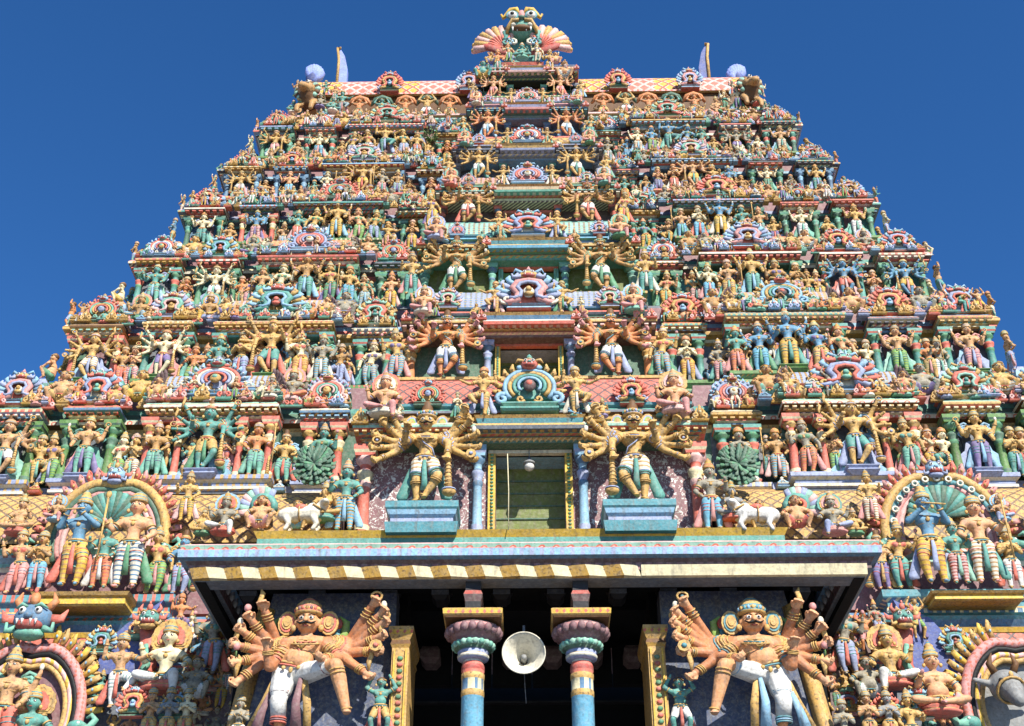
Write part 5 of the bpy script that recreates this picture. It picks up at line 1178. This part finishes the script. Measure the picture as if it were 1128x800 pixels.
def wall_band(name, x0, x1, yf, yb, zlist):
    m = MB(); m.stack(x0, x1, yf, yb, zlist[0], zlist[1:]); return m.build(name, TOWER)
GR = {-1: [ # photo x, foot y, head y, pose, skin, legs, drape, look
        (75, 648, 553, 'flute', 'blue', 'yellow striped', 'coral', 'tall blue man in yellow striped trousers under the left arch'),
        (107, 650, 580, 'blessing', 'green', 'orange striped', 'white', 'small green-skinned woman between blue and fair figures under left arch'),
        (136, 650, 551, 'spear', 'peach', 'white and blue striped', 'green', 'fair man in white and blue striped trousers under left arch'),
        (166, 656, 588, 'sway', 'gold', 'green striped', 'pink', 'attendant with green striped trousers right of the left arch group'),
        (194, 664, 600, 'club', 'blue', 'lavender', 'green', 'slim attendant in lavender trousers beside the left canopy corner'),
        (36, 652, 590, 'clasped', 'amber', 'blue', 'pink', 'amber attendant in blue trousers left of the tall blue man'),
        (12, 656, 588, 'sway', 'tan', 'pink', 'coral', 'attendant in pink skirt at the far left edge of the frame')],
      1: [(1035, 652, 553, 'flute', 'blue', 'yellow striped', 'lav', 'tall blue man in yellow striped trousers under the right arch'),
        (1062, 652, 585, 'blessing', 'green', 'red striped', 'mint', 'small green child in red striped trousers under the right arch'),
        (1092, 652, 560, 'spear', 'peach', 'white and gold striped', 'teal', 'fair man in white striped trousers under the right arch'),
        (1000, 662, 592, 'sway', 'gold', 'teal', 'coral', 'attendant in green trousers left of the right arch group'),
        (977, 664, 604, 'club', 'tan', 'purple', 'gold', 'slim attendant in purple trousers beside the right canopy corner'),
        (1122, 655, 590, 'clasped', 'gold', 'white', 'coral', 'golden attendant in white at the far right edge of the frame')]}
pxm = lambda Y, Z: F/depth(Y, Z)
for s_ in (-1, 1):
    X0 = P(582+s_*(582-205), 600, 30.8).x; XW = s_*(Ws[0]+2.2)
    a, b_ = sorted((X0, XW)); nm = 'left' if s_ < 0 else 'right'
    a_in, b_in = sorted((P(582+s_*205, 560, 31.3).x, XW)); a, b_ = sorted((P(582+s_*(582-250), 700, 30.7).x, XW))
    # first side tier: ledge, wall, striped frieze, gold-net roof
    m = MB(); ledge(m, *sorted((X0, XW)), 30.5, 33, ZA, .75, ('turq', 'blue', 'gold')); m.build('ledge', TOWER)
    wall_band('storey_wall', a_in, b_in, 31.35, 33.5, [ZA-.2, ('o', 0), (1.2, 0, 'mauve'), (.1, .1, 'ivory'), (.12, .06, 'mint/coral:motif'), (.1, .25, 'sky'), (.1, .2, 'coral/ivory:lotus'), (.12, .3, 'jade'), (.12, .1, 'ivory')])
    m = MB(); barrel(m, a_in, b_in, 32.1, ZA+1.75, .95, Zs[0]-ZA-2.1, 'gold/umber:scale'); m.build('barrel_roof', TOWER)
    xc = P(122 if s_ < 0 else 1037, 560, 31.0); cz = P(583, 590, 31.0).z; rx = 68/pxm(31, cz); top = P(583, 519, 30.9).z
    e = torana('great_arch', xc.x, 0, 31.1, cz, rx, (top-cz)*.98, ('coral', 'pink', 'gold'), ['gold', 'dgreen' if s_ < 0 else 'turq', 'pink', 'palepink', 'mauve'])
    mask(e, 0, (top-cz)*1.0, .62, ('sky', 'lav', 'gold'), -.15)
    if s_ > 0:
        m = MB()
        for i in range(17): a2 = -15+210*i/16; m.ring((rx*.84*math.cos(R(a2)), -.18, (top-cz)*.84*math.sin(R(a2))), (0, 1, 0), .075, .035, 'ivory', 10)
        m.build('disc_row', e)
    peacock(e, (-.02)*s_, .25*(top-cz), .62*(top-cz)*.8, ('dgreen', 'teal'))
    z0 = P(583, 664, 29.9).z; z1 = P(583, 650 if s_ < 0 else 655, 29.9).z; pa, pb = sorted((P(40 if s_ < 0 else 1028, 650, 29.9).x, P(140 if s_ < 0 else 1126, 650, 29.9).x)); h = (z1-z0)
    m = MB(); m.stack(pa, pb, 29.9, 31.2, z0, [('o', -.05), (h*.15, 0, 'ochre'), (h*.5, -.02, 'yellow/gold:motif'), (h*.1, .05, 'ochre'), (h*.25, .1, 'gold')])
    tag(m.build('plinth'), f'yellow patterned plinth under the {nm} arched figure group', 'plinth')
    for x, fy, hy, pose, sk, lg, dr, lb in GR[s_]:
        Yp = 30.25 if abs(x-(107 if s_ < 0 else 1065)) < 45 else 30.6; p = P(x, fy, Yp); hgt = (P(x, hy, Yp).z-p.z)/1.02
        p.z = max(p.z, ZA)
        statue(pose, palette(sk, lg, dr, 'gold', 'gold', 'turq' if lg != 'lavender' else 'coral', 'coral'), tuple(p), hgt, lb, 'figure groups under the great arches', mirror=s_ > 0)
    # figures flanking the arch above the canopy
    SEQ = [(245, 590, 'ease', 'stone', 1.55, 'pale seated pot-bellied figure'), (222, 590, 'seated', 'gold', 1.0, 'small golden seated figure'), (203, 575, 'blessing', 'gold', 1.35, 'golden attendant beside the arch foot'), (285, 586, 'squat', 'tan', 1.5, 'crouching tan figure with a sea beast'),
           (325, 586, 'squat', 'gold', 1.3, 'squatting golden figure'), (356, 575, 'seated', 'gold', 1.5, 'golden rider'), (378, 586, 'blessing', 'green', 1.9, 'green-skinned attendant'), (60, 575, 'ease', 'tan', 1.0, 'small seated tan musician'), (18, 590, 'seated', 'tan', 1.5, 'plump seated tan figure')]
    for x, y, pose, sk, hg, lb in SEQ:
        xx = x if s_ < 0 else 1165-x; Yp = 30.7
        if s_ > 0 and x == 356: sk = 'grey'; lb = 'grey meditating rider'
        if s_ > 0 and x == 378: sk = 'stone'
        side = 'left' if s_ < 0 else 'right'
        statue(pose, rpal(rnd, sk, 'white' if sk == 'grey' else None), tuple(P(xx, y, Yp)), hg, f"{lb}, {side} of the porch canopy" if x in (18, 60, 203, 222) else f"{lb} on the {side} above the porch canopy", 'figures above the porch canopy', mirror=s_ > 0)
    # white bull under the rider
    pr = [('c', (-.35, 0, .55), (.35, 0, .6), .24, .25, 'leg'), ('c', (.35, 0, .6), (.55, -.1, .88), .19, .13, 'leg'), ('c', (.55, -.1, .9), (.62, -.34, .82), .13, .08, 'leg'), ('e', (.25, 0, .84), (.13, .1, .1), 'leg')]
    for x_ in (-.35, .32):
        for y_ in (-.13, .13): pr += [('c', (x_, y_, .45), (x_+.1, y_-.05, .22), .1, .07, 'leg'), ('c', (x_+.1, y_-.05, .22), (x_+.02, y_-.05, .05), .06, .06, 'leg')]
    if s_ < 0: BULL = remesh(pr, .03, 2); [BULL.tube([(.55+q_*.0, -.1+q_*.08, 1.0), (.55, -.12+q_*.16, 1.12), (.55, -.16+q_*.12, 1.2)], [.04, .035, .008], 'gold', 6) for q_ in (-1, 1)]; [BULL.ell((.62, -.3+.07*q_, .92), (.02, .02, .02), 'black', 5, 4) for q_ in (-1, 1)]; BULL.ring((.44, -.04, .74), (.6, -.2, .8), .2, .03, 'gold', 12)
    (BULL.ell((0, 0, .72), (.2, .27, .16), 'coral', 10, 6), BULL.ring((-.02, 0, .6), (1, 0, 0), .27, .02, 'gold', 14)) if s_ < 0 else 0
    o = BULL.build('bull_statue', None, dict(leg='ivory' if s_ < 0 else 'white')); p = P(330 if s_ < 0 else 835, 588, 30.6); o.location = p; o.scale = (1.1*(-s_), 1.1, .95)
    tag(o, f'white painted bull carving on the {nm} above the porch canopy', 'statue')
    # green round feather screens and feathered sea beasts
    e = empty('feather_screen', tuple(P(346 if s_ < 0 else 813, 512, 30.95))); tag(e, f"round dark green feather screen on the {nm} of the upper doorway", 'ornament', 'round feather screens')
    m = MB()
    for k_, rr in enumerate((.62, .5, .37, .24)):
        for i in range(26-5*k_): a2 = 2*math.pi*(i+.6*math.sin(i*7.3+k_))/(26-5*k_); m.tube([(0, -.05*k_, 0), (rr*.7*math.cos(a2), -.08*k_, rr*.75*math.sin(a2)), (rr*math.cos(a2), -.12-.06*k_, rr*1.08*math.sin(a2)), (rr*1.04*math.cos(a2+.15), -.05*k_, rr*1.1*math.sin(a2+.15))], [.02, .05, .06, .02], 'dgreen' if (i+k_) % 4 else 'green', 6, flat=.6)
    e.scale = (.95, .5, .95); m.build('feathers', e); m = MB(); m.plate([(.55*math.cos(R(a2)), .6*math.sin(R(a2))) for a2 in range(0, 360, 20)], .05, .3, 'dgreen'); m.build('backing', e)
    p = P(288 if s_ < 0 else 880, 560, 30.95); e = empty('feathered_beast', tuple(p)); tag(e, f"curling sea beast with scalloped blue feathers, {nm} above the canopy", 'ornament', 'feathered sea beasts above the canopy')
    m = MB()
    for i in range(9): a2 = R(60+i*17) if s_ < 0 else R(120-i*17); m.tube([(0, .1, 0), (.45*math.cos(a2), .0, .45*math.sin(a2)), (.62*math.cos(a2), -.06, .62*math.sin(a2))], [.05, .12, .08], ('lav', 'mint', 'palepink')[i % 3], 7, flat=.6)
    m.build('feathers', e); m = MB(); m.tube([(x_*s_, y_, z_) for x_, y_, z_ in spiral(0, 0, .38, 200, -330, 12, -.1)], [.12]*6+[.09, .08, .07, .05, .04, .03], 'teal', 8); m.tube([(x_*s_, y_, z_) for x_, y_, z_ in spiral(0, 0, .25, 200, -330, 12, -.16)], .06, 'coral', 6); m.build('body', e)
    # second side tier: slate mouldings, red net roof, great gold-flamed arch
    zc = P(583, 690, 30.2).z
    wall_band('storey_wall', a, b_, 30.7, 33, [ZB-2.2, ('o', 0), (zc-ZB+1.6, 0, 'slate'), (.12, .1, 'gold'), (.15, .15, 'coral/ivory:lotus'), (.3, .1, 'teal')])
    m = MB(); barrel(m, a, b_, 31.3, P(583, 722, 30.6).z, .9, ZA-.75-P(583, 722, 30.6).z+.35, 'coral/maroon:scale'); m.build('barrel_roof', TOWER)
    z6 = ZA-.76; m = MB(); m.stack(a, b_, 30.45, 32.6, z6-.42, [('o', 0), (.12, .05, 'yellow'), (.06, -.05, 'navy'), (.14, .05, 'blue'), (.08, .12, 'turq')]); m.build('cornice', TOWER)
    ax = P(28 if s_ < 0 else 1128, 770, 29.9); cz = P(583, 785, 29.9).z; tp = P(583, 705, 29.9).z
    rx = 68/pxm(29.9, cz)
    e = torana('great_arch', ax.x, 0, 29.85, cz, rx, tp-cz, ('yellow', 'gold', 'sky'), ['pink/coral:bead', 'black', 'palepink/yellow:lotus', 'gold', 'mauve' if s_ < 0 else 'grey'])
    mask(e, -.1, (tp-cz)*1.27, 1.15, ('blue', 'jade', 'orange'), -.25) if s_ < 0 else None
    L2 = [(24, 838, 'ease', 'green', 'yellow', 2.2, 29.5, 'green-faced seated woman in yellow inside the lower left arch'), (-8, 838, 'four', 'tan', 'red', 2.4, 29.45, 'tan figure at the far left edge in the lower arch'), (125, 782, 'dancer', 'tan', 'white', 1.75, 29.5, 'striding pale warrior right of the lower left arch'), (178, 765, 'ease', 'pale', 'white', 2.3, 29.5, 'pale haloed seated figure beside the lower left arch'),
          (212, 775, 'squat', 'stone', 'white', 1.6, 29.6, 'stone-coloured squatting figure under the left canopy edge'), (160, 822, 'clasped', 'tan', 'gold', 1.25, 29.1, 'tan crowned head at the bottom, leftmost of three'), (180, 824, 'clasped', 'grey', 'gold', 1.3, 29.05, 'grey-blue crowned head at the bottom, middle of three'), (200, 822, 'clasped', 'pale', 'gold', 1.25, 29.1, 'pale crowned head at the bottom, rightmost of three'),
          (228, 745, 'sway', 'stone', 'lavender', 1.7, 30.0, 'stone attendant in shade under the left canopy corner')] if s_ < 0 else \
         [(985, 760, 'ease', 'gold', 'white', 2.0, 29.6, 'golden haloed seated figure right of the porch canopy'), (1037, 790, 'seated', 'peach', 'red', 2.2, 29.3, 'fair seated warrior left of the lower right arch'), (960, 775, 'squat', 'stone', 'white', 1.6, 29.6, 'stone-coloured squatting figure under the right canopy edge'), (1010, 835, 'four', 'gold', 'gold', 1.4, 29.2, 'golden crowned figure at the bottom edge near right arch'),
          (985, 826, 'clasped', 'grey', 'gold', 1.25, 29.1, 'grey crowned head at the bottom right'), (962, 826, 'clasped', 'tan', 'gold', 1.25, 29.1, 'tan crowned head at the bottom right'), (938, 745, 'sway', 'stone', 'lavender', 1.7, 30.0, 'stone attendant in shade under the right canopy corner'), (905, 826, 'clasped', 'green', 'gold', 1.1, 29.3, 'small green crowned head right of the right colossus')]
    for x, y, pose, sk, lg, hg, Yp, lb in L2: statue(pose, palette(sk, lg, 'coral', 'gold' if pose == 'ease' else 'jade'), tuple(P(x, y, Yp)), hg, lb, 'figures of the lowest side tiers', mirror=s_ > 0)
    if s_ > 0:
        e = empty('bull_statue', tuple(P(1112, 770, 29.4))); tag(e, 'grey bull head with dark horns inside the lower right arch', 'statue')
        hp = [('e', (0, 0, .3), (.42, .35, .4), 'grey'), ('c', (0, -.2, .2), (0, -.55, -.2), .3, .18, 'grey'), ('c', (-.35, 0, .35), (-.75, -.05, .45), .1, .06, 'grey'), ('c', (.35, 0, .35), (.75, -.05, .45), .1, .06, 'grey')]
        q_ = remesh(hp, .04, 2); [q_.ell((k_*.22, -.32, .32), (.07, .06, .08), 'black', 8, 5) for k_ in (-1, 1)]; q_.build('head', e, dict(grey='grey'))
        for k_ in (-1, 1): m = MB(); m.tube([(k_*.2, 0, .6), (k_*.32, -.02, .85), (k_*.22, -.06, 1.1)], [.1, .08, .01], 'umber', 8); m.build('horn', e)
        m = MB(); m.ring((0, -.25, .12), (0, 1, .9), .33, .035, 'gold', 16); m.ell((0, -.42, .45), (.06, .04, .08), 'gold', 7, 5); m.build('jewellery', e)
    # small carvings in the shade between the arch and the colossus
    r = random.Random(40+s_)
    for i, (x, y) in enumerate(((207, 706), (222, 712), (236, 724), (215, 735), (232, 748), (204, 748), (240, 770), (222, 775), (210, 795), (236, 800), (247, 748), (250, 800), (150, 690), (168, 700), (195, 690), (98, 735), (108, 760), (140, 800), (120, 812))):
        xx = x if s_ < 0 else 1164-x; pl = rpal(r); bb = MB(); [bb.join(c_) for c_ in proto(r.choice(['squat', 'seated', 'clasped', 'bearer', 'dancer', 'sway']), True).values()]
        LO.join(bb, tuple(P(xx, y+15, 30.25)), r.uniform(.85, 1.15), rz=r.uniform(-.3, .3), rep={a2: c2 for a2, c2 in pl.items() if a2 not in ('n', 'ln')})
    for x, y, i in ((228, 790, 1), (205, 765, 3), (243, 735, 0), (110, 720, 2)):
        gable(TOWER, tuple(P(x if s_ < 0 else 1164-x, y, 30.3)), (.8, .8, .8), i, True)
    for j, zz in enumerate((.9, 2.3, 3.5)):
        m = MB(); aa, bb_ = sorted((P(582+s_*(582-250), 700, 30.7).x, P(582+s_*(582-190), 700, 30.7).x)); m.stack(aa, bb_, 30.4, 30.9, ZB-1.0+zz, [('o', 0), (.08, .1, 'gold'), (.1, .15, 'turq/cream:bead'), (.08, .1, 'coral'), (.1, .02, 'blue')]); m.build('cornice', TOWER)
    for x, y in ((145, 780), (190, 782)) if s_ < 0 else ((980, 790), (1015, 782)):
        gable(TOWER, tuple(P(x, y+10, 29.35)), (.85, .85, .85), 4 if x in (145, 980) else 2, True)
    # lion-headed beast arches between (feathered), blue pointed hood
    e = empty('feathered_beast', tuple(P(160 if s_ < 0 else 1000, 735, 30.1))); tag(e, f"lion-headed beast with orange feathered neck beside the {nm} canopy edge", 'ornament', 'lion-headed feathered beasts')
    mask(e, 0, 1.15, .62, ('teal', 'gold', 'coral'), -.3)
    m = MB()
    for i in range(11): t_ = i/10; x_ = -s_*(-.55+.45*math.sin(t_*2.4)); m.tube([(x_*-1*1.0, 0, -.5+1.5*t_), (x_*-1-(-s_)*.2, -.08, -.45+1.55*t_), (x_*-1-(-s_)*.3, -.1, -.3+1.6*t_)], [.06, .09, .02], 'orange' if i % 2 else 'yellow', 6, flat=.7)
    m.build('feathers', e); m = MB(); m.tube([(.12*s_, -.05, -.5), (-.1*s_, -.08, 0), (.0, -.1, .5), (.1*s_, -.12, .95)], [.2, .22, .18, .16], 'coral', 8, flat=.6); m.tube([(.12*s_, -.2, -.4), (-.1*s_, -.22, 0), (.0, -.22, .5)], [.09, .1, .06], 'jade', 7); m.build('neck', e)
    m = MB(); xq = P(150 if s_ < 0 else 1015, 700, 30.35); m.plate([(-.9, -1.0), (.9, -1.0), (.75, -.2), (.3, .45), (s_*-.55, .95), (-.3, .3), (-.75, -.2)], 0, .3, 'royal'); o = m.build('pointed_hood', TOWER); o.location = xq
# green tuft growing on the tower
p = P(476, 162, 34.6); e = empty('wild_shrub', tuple(p)); tag(e, 'small green wild shrub rooted among the carvings left of the centre bays', 'shrub')
r = random.Random(3); m = MB(); st = MB()
for i in range(22):
    a = r.uniform(0, 6.28); L_ = r.uniform(.25, .7); tip = V(math.cos(a)*L_*.5, math.sin(a)*L_*.4-.1, L_); st.tube([(0, 0, 0), tip*.5+V(0, 0, .05), tip], [.012, .008, .004], 'umber', 4)
    for j in range(16):
        c = tip*r.uniform(.4, 1.05); d = V(r.uniform(-1, 1), r.uniform(-1, 1), r.uniform(-.6, .8)).normalized(); n_ = d.orthogonal().normalized(); s0_ = r.uniform(.04, .08)
        m.add([c, c+d*s0_+n_*s0_*.35, c+d*s0_*2, c+d*s0_-n_*s0_*.35], [(0, 1, 2, 3)], 'leaf' if r.random() < .7 else 'lime')
st.build('stem', e); m.build('foliage', e)
# ------------------------------------------------------------------ small stuff parts and the deferred labels
if SMALL.v: tag(SMALL.build('cornice_ornaments', TOWER), 'rows of tiny painted crests, finials and feather fans along the cornices', None, None, 'stuff')
if LO.v: tag(LO.build('carved_crowd'), 'mass of tiny painted figures crowding the upper cornices of the tower', 'carvings', None, 'stuff')
from collections import defaultdict
D = defaultdict(list)
for q_ in PEND: D[(q_[3], q_[4], q_[5])].append(q_)
for (k, side, row), L_ in D.items():
    L_.sort(key=lambda q_: q_[6]); sd_ = 'left' if side < 0 else 'right'
    for i, (o, pose, pal, *_r) in enumerate(L_):
        bare = pose in ('squat', 'bearer')
        if row == 'crowning': o['label'] = f"{ORD[i]} {pal['n']} figure out from the middle, {sd_}, under the crowning lion mask"
        elif row == 'guardian': o['label'] = f"{pal['n']} many-armed guardian with club, {sd_} of the doorway on the {TN[k]} above porch"
        else: o['label'] = f"{pal['n']} {row} figure, {pal['ln']} legs, {ORD[i]} from centre, {sd_}, {TN[k]} above porch"
print('STATUES', NST, 'gables', NK, 'labels', len(PEND), 'small', len(SMALL.f), 'crowd', len(LO.f))
